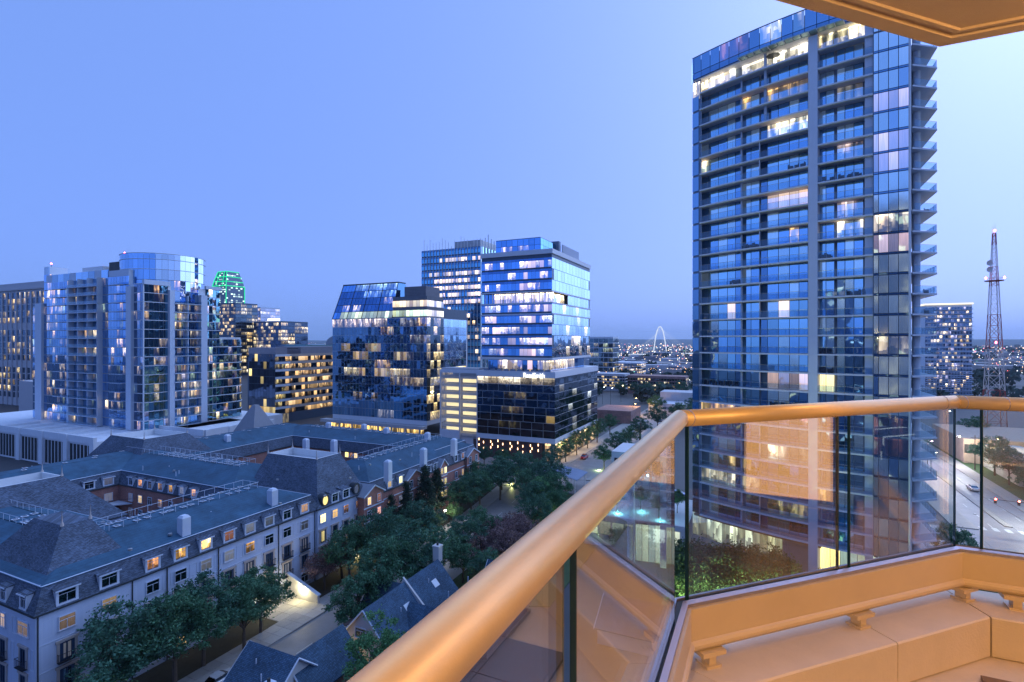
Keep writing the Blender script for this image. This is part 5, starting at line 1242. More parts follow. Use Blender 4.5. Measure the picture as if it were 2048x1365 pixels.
def sheet(name, x0, x1, y0, y1, m, up, thick=0.0, parent=None):
    """a strip that follows the ground; thick > 0 makes a raised slab with kerb faces"""
    n = max(1, int((x1 - x0) / 4)); k = max(1, int((y1 - y0) / 4)); b = MB()
    P = [[(x0 + (x1 - x0) * i / n, y0 + (y1 - y0) * j / k) for i in range(n + 1)] for j in range(k + 1)]
    z = lambda p: (p[0], p[1], gz(*p) + up + thick)
    for j in range(k):
        for i in range(n): b.face([z(P[j][i]), z(P[j][i + 1]), z(P[j + 1][i + 1]), z(P[j + 1][i])])
    if thick:
        e = P[0] + [r[-1] for r in P[1:]] + P[-1][-2::-1] + [r[0] for r in P[-2:0:-1]]
        for a, c in zip(e, e[1:] + e[:1]): b.face([(a[0], a[1], gz(*a) + up - .1), (c[0], c[1], gz(*c) + up - .1), z(c), z(a)])
    return b.build(name, m, parent, kind=None if parent else 'structure')
SX0, SX1 = -64.5, -54.5
sheet('road', SX0, SX1, 5, 150, road_m, .004); sheet('road', -190, -36, 138, 150, road_m, .008); sheet('road', -57.5, -46.5, 150.2, 520, road_m, .004)
sheet('pavement', -68.5, SX0, 5, 137, paving, 0, .13); sheet('pavement', SX1, -51.5, 5, 137, paving, 0, .13)
sheet('pavement', -62, -57.5, 150.5, 400, paving, 0, .13); sheet('pavement', -110, -62.1, 151, 166, paving, 0, .13); sheet('pavement', -46.5, -43, 150.5, 400, paving, 0, .13)
sheet('lawn', -74.4, -68.5, 5, 60, mulch, .05); sheet('lawn', -74.4, -68.5, 67, 137, mulch, .05); sheet('lawn', -51.5, -30, 78, 137, lawn_m, .02, .1)
sheet('driveway', -74.4, -68.4, 60, 66.9, paving, .06); sheet('driveway', -68.6, -64.4, 58, 68, paving, .14)
sheet('driveway', -51.6, -43, 46, 52.5, paving, .14)
white_line = mat('road_paint', (.55, .55, .52), .7, var=.3, vs_=2)
for y in range(10, 138, 9): sheet('road_marking', -59.56, -59.44, y, y + 3, white_line, .012)
# avenue and crossing on the right
sheet('road', 43, 57, 60, 900, road_m, .004); sheet('road', 26, 260, 127, 147, road_m, .008)
sheet('pavement', 57, 61, 147.2, 420, paving, 0, .13); sheet('lawn', 61, 66, 147.2, 420, lawn_m, .03, .1); sheet('lawn', 61, 110, 150, 195, lawn_m, .03, .08); sheet('pavement', 38.5, 43, 147.2, 420, paving, 0, .13); sheet('lawn', 26, 38.5, 90, 126, lawn_m, .02, .12)
sheet('median', 48.8, 50.2, 152, 230, paving, .0, .16)
for y in range(150, 330, 8):
    for x in (46.2, 53.6): sheet('road_marking', x - .08, x + .08, y, y + 3, white_line, .014)
for k in range(6): sheet('road_marking', 43.6 + k * 2.2, 44.6 + k * 2.2, 147.6, 150, white_line, .016)
# tower forecourt
sheet('forecourt', -14, 26, 84, 118, paving, .03)
slab_p = mat('paving_slab', (.33, .32, .31), .85, var=.2, vs_=.8, island=.14)
pv0 = bpy.data.objects['pavement']
for j in range(34):
    for i in range(2):
        x, y = -67.5 + i * 2.0, 30 + j * 2.0; piece('paving_slab', pv0, (x, y, gz(x, y) + .142), 0, 1.96, 1.96, .03, slab_p)
dv0 = bpy.data.objects['driveway']
for j in range(3):
    for i in range(3):
        x, y = -73.3 + i * 1.95, 61.2 + j * 2.25; piece('driveway_slab', dv0, (x, y, gz(x, y) + .075), 0, 1.9, 2.2, .03, slab_p)
mh = MB().tube([(0, 0, 0), (0, 0, .012)], .38, 16).mesh('manhole_cover', steel)
for x, y in ((-59, 58), (-61, 71), (-58, 88), (50.8, 172), (46, 160)): tag(link('manhole_cover', mh, None, (x, y, gz(x, y) + .006)), 'round iron manhole cover in the road', 'manhole cover', 'manhole covers')
bin_ = MB().rings([[(-.3, -.3, 0), (.3, -.3, 0), (.3, .3, 0), (-.3, .3, 0)], [(-.34, -.36, .95), (.34, -.36, .95), (.34, .36, .95), (-.34, .36, .95)], [(-.3, -.34, 1.08), (.3, -.34, 1.08), (.3, .34, 1.02), (-.3, .34, 1.02)]]).mesh('wheelie_bin', mat('bin_plastic', (.02, .05, .04), .5))
for x, y in ((-50.6, 52.9), (-49.8, 53.0), (-51.2, 59)): tag(link('wheelie_bin', bin_, None, (x, y, gz(x, y) + .15)), 'dark wheelie bin beside the townhouse garage', 'bin', 'wheelie bins')
# ================================================================== trees
def leaf(name, col, sat=.5):
    m, nt, b = newmat(name); _, r = isl(nt)
    c = mixc(nt, r, c4([q * (1 - sat) for q in col]), c4([q * (1 + sat) for q in col])); nt.links.new(c, b.inputs['Base Color'])
    b.inputs['Roughness'].default_value = .6; b.inputs['Specular IOR Level'].default_value = .25
    tr = nd(nt, 'ShaderNodeBsdfTranslucent', {'Color': c}); mx = nd(nt, 'ShaderNodeMixShader', {0: .25, 1: b.outputs[0], 2: tr.outputs[0]})
    nt.links.new(mx.outputs[0], nt.nodes['Material Output'].inputs[0]); return m
bark = mat('bark', (.10, .08, .065), .9, var=.3, vs_=3)
tr_ = random.Random(21)
def crown_mesh(name, m, rx, rz, zc, clumps, per, size, spread=.95, shape='round'):
    b = MB(); cs = []
    for _ in range(clumps):
        while True:
            u = Vector((tr_.uniform(-1, 1), tr_.uniform(-1, 1), tr_.uniform(-1, 1)))
            if .30 < u.length < 1: break
        if shape == 'cone': f = (1 - (u.z + 1) / 2) ** .8 * .95 + .08; c = Vector((u.x * rx * f, u.y * rx * f, zc + u.z * rz))
        else:
            lob = 1 + .22 * math.sin(3 * math.atan2(u.y, u.x) + clumps) + .12 * math.sin(5 * u.z + 2)
            c = Vector((u.x * rx * lob, u.y * rx * lob, zc + u.z * rz * (1 if u.z > 0 else .75)))
        cs.append(c); r = tr_.uniform(.55, 1.0) * spread
        for _k in range(per):
            d = Vector((tr_.gauss(0, 1), tr_.gauss(0, 1), tr_.gauss(0, .7))); p = c + d * r * .45
            a = Vector((tr_.gauss(0, 1), tr_.gauss(0, 1), tr_.gauss(0, .6))).normalized(); q = a.orthogonal().normalized(); q = (q * math.cos(1.1) + a.cross(q) * math.sin(tr_.uniform(0, 6))).normalized()
            s = size * tr_.uniform(.6, 1.3)
            b.face([p + a * s, p + q * s * .5, p - a * s, p - q * s * .5])
    return b.mesh(name, m), cs
def trunk_mesh(h, r, cs, zc):
    b = MB(); x = y = 0.0; pts = [(0, 0, -.3)]
    for k in range(1, 5): x += tr_.uniform(-.12, .12); y += tr_.uniform(-.12, .12); pts.append((x, y, h * k / 4))
    b.tube(pts, [r * (1.25 - .18 * k) for k in range(5)], 7)
    for c in tr_.sample(cs, min(9, len(cs))):
        st = pts[tr_.randint(2, 4)]; mid = ((st[0] + c.x) / 2 + tr_.uniform(-.3, .3), (st[1] + c.y) / 2, (st[2] + c.z) / 2 + .2)
        b.tube([st, mid, tuple(c)], [r * .5, r * .3, r * .08], 5)
    return b.mesh('trunk', bark)
KIND = {}
def kind(k, col, H, rx, rz, clumps, per, size, shape='round', tr=.22, n=2, sat=.45):
    zc = H - rz; m = leaf(k + '_leaves', col, sat); KIND[k] = []
    for _ in range(n):
        cm, cs = crown_mesh('crown', m, rx, rz, zc, clumps, per, size, shape=shape); KIND[k].append((cm, trunk_mesh(zc * .9 if shape == 'round' else H * .8, tr, cs, zc)))
kind('oak', (.075, .185, .10), 10, 4.0, 3.4, 120, 85, .17, n=3)
kind('elm', (.06, .155, .10), 11, 4.6, 3.9, 130, 80, .18, n=2)
kind('magnolia', (.030, .062, .045), 14, 2.8, 6.0, 120, 70, .18, 'cone', n=2)
kind('crape', (.19, .12, .12), 7, 3.2, 2.4, 90, 80, .14, n=2, sat=.6)
kind('pale', (.10, .24, .095), 12, 3.6, 4.6, 110, 75, .17, n=2)
kind('small', (.085, .165, .065), 6.5, 2.2, 2.1, 55, 70, .14, tr=.1, n=2)
def tree(k, x, y, label, s=1.0, group=None, zs=1.0, name='tree', z=None):
    z = gz(x, y) if z is None else z
    o = thing(name, label, 'tree', (x, y, z), group); cm, tm = tr_.choice(KIND[k]); yaw = tr_.uniform(0, 6.28)
    for n, me in (('trunk', tm), ('crown', cm)):
        q = link(n, me, o, (x, y, z), yaw); q.scale = (s, s, s * zs)
    return o
for i, (y, s, k, l) in enumerate(((37.5, .95, 'elm', 'broad dark tree before the grey corner of the block'), (42.5, 1.0, 'oak', 'bushy dark tree before the second grey bay'), (47.5, 1.02, 'elm', 'dense dark tree beneath the downspouts of the grey facade'), (52.6, .95, 'oak', 'rounded green tree close to the lit garage ramp'), (56.6, .9, 'oak', 'feathery green tree whose leaves hang over the lit ramp'))):
    tree(k, -68.6 + (i % 2) * 1.6, y, l, s * (1.25 if i < 2 else 1.1))
tree('small', -66.2, 33.0, 'low green tree at the corner of the grey block', 1.2)
tree('crape', -70.2, 71.2, 'purple-tinged crape myrtle beside the garage ramp wall', 1.0); tree('crape', -70.5, 76, 'purple-tinged crape myrtle under the oval dormer', 1.05)
tree('oak', -67.5, 74.5, 'green tree between the ramp and the pavilion', 1.1); tree('elm', -65.6, 80, 'big dark tree in front of the pavilion', 1.15); tree('oak', -53.2, 66.5, 'tall dark tree over the gabled brick-and-white townhouse', 1.35); tree('elm', -52.5, 73.5, 'big dark tree behind the gabled townhouse', 1.25)
tree('oak', -53.0, 60.5, 'dark tree leaning over the street by the townhouse balcony', 1.05); tree('oak', -58.6, 78.5, 'spreading dark tree over the middle of the street', 1.0) if False else None
tree('oak', -52.8, 97.5, 'dark street tree beside the crape myrtles', .95); tree('elm', -66.2, 117, 'full dark tree by the black parked car', .95); tree('oak', -66.5, 86.5, 'dark tree at the start of the red-brick facade', .95); tree('elm', -65.5, 93, 'wide dark tree along the red-brick facade', .95); tree('oak', -53, 82, 'dark street tree past the townhouses', 1.0); tree('elm', -52.5, 90, 'wide dark street tree facing the red-brick facade', .9)
for n_, (y, s) in enumerate(((90.5, .85), (96.0, .95), (103.0, 1.1), (108.0, 1.0))): tree('magnolia', -70.6, y, ORD[n_] + ' dark magnolia from the pavilion along the red-brick facade', s, 'magnolias along the red-brick facade', name='magnolia_tree')
for n_, (x, y, s, k) in enumerate(((-68, 114, .9, 'elm'), (-66, 121, 1.0, 'oak'), (-63.5, 128, 1.05, 'elm'), (-72, 128, .95, 'oak'), (-66, 134, .9, 'oak'))): tree(k, x, y, ('dark tree just past the last magnolia by the red-brick wing', 'dark tree between the pavement and the third gable', 'broad dark tree on the kerb before the last brick gable', 'dark tree pressed against the last brick gable', 'dark tree at the street corner beyond the brick wing')[n_], s, 'grove at the end of the red-brick wing')
for x, y, s, k in ((-60, 136, .95, 'elm'), (-56, 128, .9, 'oak'), (-52, 134, 1.0, 'elm'), (-47.5, 127, .95, 'oak'), (-58, 143, .7, 'oak'), (-75, 152.5, .65, 'oak'), (-82, 153.5, .6, 'elm'), (-69.5, 153.5, .6, 'oak'), (-88, 154, .6, 'oak'), (-50, 119, .9, 'elm'), (-44, 120, .8, 'oak'), (-46, 112, .85, 'elm')): tree(k, x, y, 'dark tree in the small park before the office podium', s, 'park trees before the office podium')
tree('pale', -49.5, 122.5, 'bright green feathery tree in the small park', .8); tree('pale', -44.5, 121, 'floodlit yellow-green tree in the small park', .55); tree('small', -64.8, 139.5, 'yellow-green floodlit tree at the street corner', .95)
for n_, (x, y, s) in enumerate(((-47.5, 97, 1.15), (-44, 91.5, 1.2), (-42, 98.5, 1.1), (-47.5, 104, 1.05), (-49, 90, 1.0), (-40, 92.5, 1.0))): tree('crape', x, y, 'brownish-pink flowering crape myrtle in the clump across the street', s, 'clump of flowering crape myrtles')
tree('oak', -49.3, 84, 'round dark tree behind the slate-roofed townhouse', .75); tree('elm', -43, 82, 'wide dark tree behind the slate-roofed townhouses', .7)
tree('pale', -40.2, 48.6, 'light green feathery tree before the white gable of the townhouse', .98, zs=1.05); tree('oak', -36.5, 46, 'dark green tree close to the handrail', .7)
tree('small', -66.2, 100, 'young green tree by the street lamp', .9); tree('small', -66.4, 109, 'young green tree behind the parked cars', .85); tree('small', -66.3, 95.5, 'young green tree at the bend of the pavement', .8)
for i, (x, y, s) in enumerate(((-59.8, 158, .72), (-59.6, 170, .8), (-59.6, 182, .85), (-59.6, 195, .85), (-59.5, 208, .9), (-45, 165, .8), (-44.5, 180, .9), (-44.5, 198, .9), (-45, 220, .9), (-59.6, 228, .9), (-43, 250, 1.0), (-36, 270, 1.1), (-28, 255, 1.1), (-52, 300, 1.1), (-30, 290, 1.2), (-20, 300, 1.2))): tree('oak' if i % 2 else 'elm', x, y, (ORD[(0, 1, 2, 3, 4, 0, 1, 2, 3, 5)[i]] + (' street tree from the podium corner on the lobby side of the road' if x < -57 else ' street tree from the park shelter across from the lobby')) if i < 10 else 'dark tree further up the road past the office lobby', s, 'street trees past the office lobby')
for x, y, s in ((-95, 395, 1.0), (-84, 392, 1.0), (-72, 380, 1.1), (-62, 372, 1.2), (-50, 385, 1.2), (-36, 390, 1.2), (-25, 375, 1.1)): tree('elm', x, y, 'far dark tree before the walk-up apartments', s, 'trees before the walk-up apartments')
tree('oak', 31.5, 118, 'dark tree at the foot of the curved tower by the crossing', .78); tree('small', 33, 128.6, 'small dark tree beside the crossing', .9)
for x, y, s in ((64, 196, 1.0), (70, 190, 1.05), (64.5, 208, 1.1), (78, 192, 1.0), (88, 208, 1.1), (84, 224, 1.2), (98, 225, 1.2), (108, 215, 1.2), (75, 262, 1.1), (92, 248, 1.1), (110, 246, 1.2), (63.5, 182, .8)): tree(tr_.choice(('oak', 'elm')), x, y, 'dark tree by the warehouses across the avenue', s, 'trees by the warehouses')
# hedge of tall shrubs in front of the tower lobby
KIND['shrub'] = []
for _ in range(3):
    cm, cs = crown_mesh('foliage', leaf('shrub_leaves%d' % _, (.07, .125, .05), .5), 2.1, 2.5, 2.4, 70, 75, .15); KIND['shrub'].append((cm, trunk_mesh(2.2, .08, cs, 2)))
def shrub(x, y, s, label, group, zs=1.0):
    o = thing('shrub', label, 'shrub', (x, y, gz(x, y)), group); cm, tm = tr_.choice(KIND['shrub'])
    for n, me in (('stem', tm), ('foliage', cm)): q = link(n, me, o, (x, y, gz(x, y)), tr_.uniform(0, 6)); q.scale = (s, s, s * zs)
for k in range(13):
    px = 1352 + k * 24; d = 88.0 - k * .55 - (k % 2) * 2.6; x, y, _ = d2w(px, d); shrub(x, y, 1.5 if k < 10 else 1.0, 'tall leafy shrub in the screen before the tower lobby', 'shrub screen before the tower lobby', 1.12)
for k in range(7): x, y, _ = d2w(1358 + k * 44, 82.5 - k * .4); shrub(x, y, 1.05, 'uplit green shrub at the front of the lobby screen', 'uplit shrubs before the tower lobby')
for k in range(3): x, y, _ = d2w(1245 + k * 22, 104); shrub(x, y, 1.0, 'dark shrub before the white terrace wall', 'shrubs before the white terrace wall')
for k in range(5): shrub(28 + k * 2.2, 106 + k * 2.5, .7, 'uplit green shrub on the lawn by the crossing', 'uplit shrubs by the crossing')
# ================================================================== townhouses
thr = shingle('townhouse_slate', (.045, .10, .17), .3, .16, .3); thb = brick('townhouse_brick', (.24, .11, .085), (.3, .26, .24)); thw = mat('cream_render', (.55, .53, .52), .8, var=.06)
def gable_house(par, x0, x1, y0, y1, zg, ze, zr, axis, wm, over=.35):
    MB().box(x0, x1, y0, y1, zg - .3, ze, skip='bt').build('wall', wm, par)
    xm, ym = (x0 + x1) / 2, (y0 + y1) / 2; t = .16
    if axis == 'y':
        for y, s in ((y0, 1), (y1, -1)): MB().face([(x0, y, ze), (x1, y, ze), (xm, y, zr - .1)][::s]).build('gable', wm, par)
        for xa in (x0 - over, x1 + over):
            zz = ze - (zr - ze) / ((x1 - x0) / 2) * over
            MB().rings([[(xa, y0 - over, zz), (xm, y0 - over, zr), (xm, y1 + over, zr), (xa, y1 + over, zz)], [(xa, y0 - over, zz + t), (xm, y0 - over, zr + t), (xm, y1 + over, zr + t), (xa, y1 + over, zz + t)]]).build('roof_slope', thr, par)
            MB().tube([(xa, y0 - over - .03, zz + .05), (xm, y0 - over - .03, zr + .05)], .11, 4).build('barge_board', trim, par)
    else:
        for x, s in ((x0, -1), (x1, 1)): MB().face([(x, y0, ze), (x, y1, ze), (x, ym, zr - .1)][::s]).build('gable', wm, par)
        for ya in (y0 - over, y1 + over):
            zz = ze - (zr - ze) / ((y1 - y0) / 2) * over
            MB().rings([[(x0 - over, ya, zz), (x0 - over, ym, zr), (x1 + over, ym, zr), (x1 + over, ya, zz)], [(x0 - over, ya, zz + t), (x0 - over, ym, zr + t), (x1 + over, ym, zr + t), (x1 + over, ya, zz + t)]]).build('roof_slope', thr, par)
            for xe in (x0 - over - .03, x1 + over + .03): MB().tube([(xe, ya, zz + .05), (xe, ym, zr + .05)], .11, 4).build('barge_board', trim, par)
def stack(par, x, y, z0, z1, w=.9, m=None):
    c = MB().box(x - w / 2, x + w / 2, y - w / 2, y + w / 2, z0, z1).box(x - w / 2 - .08, x + w / 2 + .08, y - w / 2 - .08, y + w / 2 + .08, z1 - .2, z1 + .002).build('chimney', m or trim, par)
    MB().tube([(x, y, z1), (x, y, z1 + .45)], .18, 8).build('flue', steel, c)
def pipe(par, x, y, z, h=.5): MB().tube([(x, y, z - .3), (x, y, z + h)], .07, 6).build('vent_pipe', trim, par)
a = thing('townhouse', 'steep slate-roofed townhouse with pale gable and white chimney beside the street', 'house', (-49, 43, -3.3))
gable_house(a, -53.5, -46.4, 38.2, 47.6, -3.3, 2.0, 6.0, 'x', thw); gable_house(a, -50.5, -44.6, 43, 51, -3.3, 2.2, 5.3, 'y', thb); stack(a, -45.6, 38.6, 0, 6.0); pipe(a, -49, 40.5, 4.4); pipe(a, -51, 41.5, 5.0); gable_house(a, -46.8, -43.2, 35.4, 40.6, -3.3, .8, 3.2, 'x', thw)
b_ = thing('townhouse', 'gabled townhouse with cream gable wall, brick garage and railed balcony', 'house', (-46, 62, -3.3))
gable_house(b_, -49.6, -42.4, 53.6, 70.4, -3.3, 2.6, 6.5, 'y', thw); gable_house(b_, -52.2, -46, 60, 66, -3.3, 2.4, 5.6, 'x', thb)
MB().box(-51.6, -49.65, 53.4, 57.6, -3.3, .2).build('garage', thb, b_); piece('garage_door', b_, (-48.6, 53.55, -2.1), 0, 2.4, .12, 2.2, thw)
dk_ = MB().box(-51.8, -49.6, 53.2, 57.8, .2, .4).build('balcony', trim, b_)
for k in range(16): piece('baluster', dk_, (-51.75, 53.25 + k * .3, .9), 0, .05, .05, 1.0, trim)
for k in range(8): piece('baluster', dk_, (-51.7 + k * .3, 53.22, .9), 0, .05, .05, 1.0, trim)
MB().tube([(-49.7, 53.22, 1.42), (-51.75, 53.22, 1.42), (-51.75, 57.8, 1.42)], .05, 4).build('rail', trim, dk_)
MB().rings([[(-51.9, 55, 2.1), (-49.2, 55, 3.3), (-49.2, 60, 3.3), (-51.9, 60, 2.1)], [(-51.9, 55, 2.2), (-49.2, 55, 3.4), (-49.2, 60, 3.4), (-51.9, 60, 2.2)]]).build('awning', mat('brown_awning', (.07, .045, .04), .8), b_)
window(b_, (-46.6, 53.58, 3.4), 0, 1.6, 1.2, W_D[0]); window(b_, (-44.4, 53.58, .6), 0, 1.4, 1.4, W_D[1])
w_ = MB().prism([(-46.1, 61.8), (-45.7, 61.8), (-42.2, 61.8), (-42.2, 62.1), (-46.1, 62.1)], 2.0, 2.2)
MB().rings([[(-46.3, 62, 6.2), (-42.1, 62, 2.2), (-42.1, 62.3, 2.2), (-46.3, 62.3, 6.2)], [(-46.3, 62, 7.2), (-42.1, 62, 3.3), (-42.1, 62.3, 3.3), (-46.3, 62.3, 7.2)]]).build('fire_wall', thw, b_)
stack(b_, -46.4, 71.2, 3, 8.6, 1.1, thw); [pipe(b_, x, y, z) for x, y, z in ((-48, 58, 4.4), (-44.6, 66, 5.2), (-44, 58.5, 4.5), (-47.8, 64, 5.2))]
for x, y, z in ((-43.9, 60.0, 4.3), (-44.2, 67.2, 4.6)):
    MB().rings([[(x - .4, y - .6, z + .38), (x + .4, y - .6, z - .45 + .05), (x + .4, y + .6, z - .45 + .05), (x - .4, y + .6, z + .38)], [(x - .35, y - .6, z + .5), (x + .45, y - .6, z - .3), (x + .45, y + .6, z - .3), (x - .35, y + .6, z + .5)]]).build('skylight', mat('skylight', (.6, .65, .7), .2) if y < 62 else bpy.data.materials['skylight'], b_)
c_h = thing('townhouse', 'low dark slate townhouse roofs behind the cream fire wall', 'house', (-37, 68, -3.3))
gable_house(c_h, -42, -33, 62.5, 76, -3.3, 2.6, 6.6, 'y', thb); gable_house(c_h, -43.5, -36, 57.4, 63.2, -3.3, 2.0, 4.9, 'x', thb); gable_house(c_h, -39.5, -33.5, 73, 79, -3.3, 2.2, 5.6, 'x', thb); [pipe(c_h, x, y, z) for x, y, z in ((-39, 68, 5.8), (-36, 71, 5.4), (-40.5, 65, 4.6))]
d_h = thing('low_roof_house', 'low blue-slate roofed house below the shrub screen', 'house', (-8, 78, 0))
gable_house(d_h, -20, 4, 70, 79.5, 0, 2.2, 4.6, 'x', thw); gable_house(d_h, -3.5, .5, 72, 81, 0, 2.4, 4.4, 'y', thw)
# garage ramp: sloping side wall, pit and lamp
rw = MB().rings([[(-74.5, 66.8, -3.5), (-67.4, 66.8, -3.5), (-67.4, 67.3, -3.5), (-74.5, 67.3, -3.5)], [(-74.5, 66.8, .6), (-67.4, 66.8, -1.9), (-67.4, 67.3, -1.9), (-74.5, 67.3, .6)]]).build('ramp_wall', concrete); tag(rw, 'sloping concrete side wall of the lit garage ramp', 'wall')
rw2 = MB().rings([[(-74.5, 66.7, .6), (-67.2, 66.7, -1.9), (-67.2, 67.4, -1.9), (-74.5, 67.4, .6)], [(-74.5, 66.7, .75), (-67.2, 66.7, -1.75), (-67.2, 67.4, -1.75), (-74.5, 67.4, .75)]]).build('coping', trim, rw)
def lamp_light(par, loc, e, col, r=.15, name='bulb'):
    ld = bpy.data.lights.new(name, 'POINT'); o = bpy.data.objects.new(name, ld); COL.objects.link(o); o.parent = par; o.location = Vector(loc) - org(par); ld.energy = e; ld.color = col; ld.shadow_soft_size = r; return o
def wall_lamp(x, y, z, label, e, col=(1, .85, .45)):
    o = thing('wall_lamp', label, 'lamp', (x, y, z)); piece('housing', o, (x, y, z + .12), 0, .3, .25, .12, steel)
    MB().tube([(x, y, z + .06), (x, y, z - .05), (x, y, z - .12)], [.12, .14, .05], 8).build('lamp_glass', glow('lamp_glass_' + o.name, col, 18), o); lamp_light(o, (x, y - .3, z - .3), e, col)
wall_lamp(-70.6, 66.6, -.9, 'bright lamp on the garage ramp wall', 420); wall_lamp(-73.9, 62.0, -.2, 'lamp over the garage mouth under the grey facade', 330)
wall_lamp(-73.9, 84.0, -1.4, 'yellow entrance lamp at the foot of the pavilion', 500, (1, .8, .3)); wall_lamp(-48.6, 53.2, -.6, 'small yellow lamp over the townhouse garage door', 260, (1, .8, .4))
# street lamps
def street_lamp(x, y, h, label, e, col, arm=1.2, group=None, yaw=0):
    z = gz(x, y); o = thing('street_lamp', label, 'street lamp', (x, y, z), group); ax, ay = arm * math.cos(yaw), arm * math.sin(yaw)
    MB().tube([(x, y, z), (x, y, z + h * .9), (x + ax * .3, y + ay * .3, z + h), (x + ax, y + ay, z + h)], [.11, .08, .06, .05], 7).build('pole', steel, o)
    MB().tube([(x + ax, y + ay, z + h + .02), (x + ax, y + ay, z + h - .12), (x + ax, y + ay, z + h - .2)], [.2, .26, .1], 10).build('lamp_head', glow('street_lamp_glass_' + o.name, col, 22), o)
    if e: lamp_light(o, (x + ax, y + ay, z + h - .45), e, col, .2)
street_lamp(-66.3, 104.5, 5.2, 'white globe street lamp lighting the pavement by the parked cars', 800, (1, .95, .8), .3)
for i, (px, py, z, c, e) in enumerate(((1205, 775, 11, (.85, 1, 1), 0), (1221, 777, 11, (.85, 1, 1), 0), (1242, 772, 11, (1, .9, .5), 0), (1268, 797, 10, (1, .55, .15), 5000), (1266, 808, 9, (1, .6, .2), 0))):
    x, y = atz(px, py, z); street_lamp(x, y, z, ('tall white floodlight beside the office tower', 'tall white floodlight by the walk-ups', 'yellow street lamp before the walk-ups', 'orange street lamp at the crossing', 'lower orange street lamp at the crossing')[i], e, c)
for i, (px, py, z, c, e) in enumerate(((1893, 822, 10, (.9, 1, 1), 3500), (1910, 873, 10, (.9, 1, 1), 5000), (1985, 878, 10, (1, .7, .3), 3000), (1855, 882, 8, (1, .6, .8), 3000), (1862, 905, 8, (1, .75, .5), 4000))):
    x, y = atz(px, py, z); street_lamp(x, y, z, ('white floodlight far up the avenue', 'white yard floodlight by the tan warehouse', 'orange lamp among the trees by the mast', 'pinkish lamp along the avenue', 'warm lamp on the avenue kerb')[i], e, c)
street_lamp(58.3, 152, 9, 'tall lamp at the crossing below the balcony', 9000, (1, .95, .9), 2.5, yaw=math.pi)
def uplight(x, y, label, e, col):
    z = gz(x, y); o = thing('spot_lamp', label, 'lamp', (x, y, z), 'garden uplights'); MB().tube([(x, y, z), (x, y, z + .25)], [.1, .14], 8).build('housing', steel, o); MB().tube([(x, y, z + .25), (x, y, z + .27)], .12, 8).build('lens', glow('uplight_' + o.name, col, 8), o); lamp_light(o, (x, y, z + .5), e, col, .1)
for px, d in ((1362, 77.8), (1430, 77.3), (1500, 76.8), (1580, 76)): x, y, _ = d2w(px, d); uplight(x, y, 'green-white garden uplight before the lobby shrubs', 3600, (.8, 1, .45))
uplight(30, 108, 'bright garden uplight on the lawn by the crossing', 500, (.7, 1, .4)); uplight(-44.2, 119.6, 'garden uplight under the floodlit park tree', 420, (.85, 1, .4)); uplight(-65.3, 138.8, 'garden uplight under the street-corner tree', 380, (.95, 1, .35)); uplight(-46.3, 163.4, 'garden uplight by the road past the office lobby', 420, (.7, 1, .4))
for k in range(3):
    y = 172 + k * 14; o = thing('lobby_downlight', 'warm downlight under the office podium overhang', 'lamp', (-62.6, y, 6.3), 'lobby downlights'); MB().tube([(-62.6, y, 6.6), (-62.6, y, 6.45)], .25, 10).build('housing', steel, o); MB().tube([(-62.6, y, 6.45), (-62.6, y, 6.43)], .2, 10).build('lens', glow('downlight_%d' % k, (1, .7, .35), 10), o); lamp_light(o, (-61.8, y, 6.0), 1100, (1, .66, .3), .2)
# ================================================================== terrace left of the tower, lit cyan
tz = thing('pool_terrace', 'white-walled pool terrace left of the curved tower', 'terrace', (-24, 115, 0)); tm_ = mat('terrace_white', (.55, .56, .58), .7, var=.08)
MB().box(-33, -13, 106, 128, -1, 4.4).build('wall', tm_, tz); MB().box(-33, -13, 105.8, 106.3, 4.4, 5.4).build('parapet', tm_, tz)
for k in range(7): piece('lit_window', tz, (-31.4 + k * 2.7, 105.9, 2.9), 0, 2.3, .12, 2.6, glass((.3, .35, .35), (.8, 1, .9), .9, style=2))
MB().box(-33, -20, 128, 140, -1, 14).build('annex', tm_, tz)
for k in range(4): piece('annex_window', tz, (-31 + k * 3, 127.95, 9.5), 0, 2.6, .1, 6, glass((.2, .3, .4)))
for i, (x, y) in enumerate(((-28, 113), (-23.5, 116), (-19, 112), (-16, 117))):
    tree('small', x, y, 'terrace tree lit cyan on the pool terrace', .75, 'cyan-lit terrace trees', z=4.4)
    if i < 3: o = thing('spot_lamp', 'cyan garden uplight on the pool terrace', 'lamp', (x + .6, y - 1.4, 4.4), 'terrace uplights'); MB().tube([(x + .6, y - 1.4, 4.4), (x + .6, y - 1.4, 4.65)], .12, 8).build('housing', steel, o); MB().tube([(x + .6, y - 1.4, 4.65), (x + .6, y - 1.4, 4.67)], .1, 8).build('lens', glow('cyan_lens%d' % i, (.2, .9, 1), 12), o); lamp_light(o, (x + .6, y - 1.6, 5.0), 320, (.25, .9, 1), .15)
# park pavilion with a curved blue roof
pv = thing('park_pavilion', 'park shelter with a curved blue metal roof on white posts', 'pavilion', (-51, 146, 0)); pz0 = gz(-50, 143)
rg_ = [[(-58 + 13.5 * t, 141 + s * 5 , pz0 + 3.4 + 1.4 * math.sin(math.pi * (.12 + .8 * t))) for t in [k / 10 for k in range(11)]] for s in (-1, 1)]
bb = MB()
for k in range(10):
    for o_ in (0, .12): bb.face([(p[0], p[1], p[2] + o_) for p in (rg_[0][k], rg_[0][k + 1], rg_[1][k + 1], rg_[1][k])][::1 if o_ else -1])
bb.build('roof', mat('blue_roof', (.07, .12, .22), .5, metal=.2), pv)
for t in (.05, .35, .65, .95):
    for s in (-.92, .92): piece('post', pv, (-58 + 13.5 * t, 141 + s * 5, pz0 + 1.9), 0, .18, .18, 3.9, white_paint)
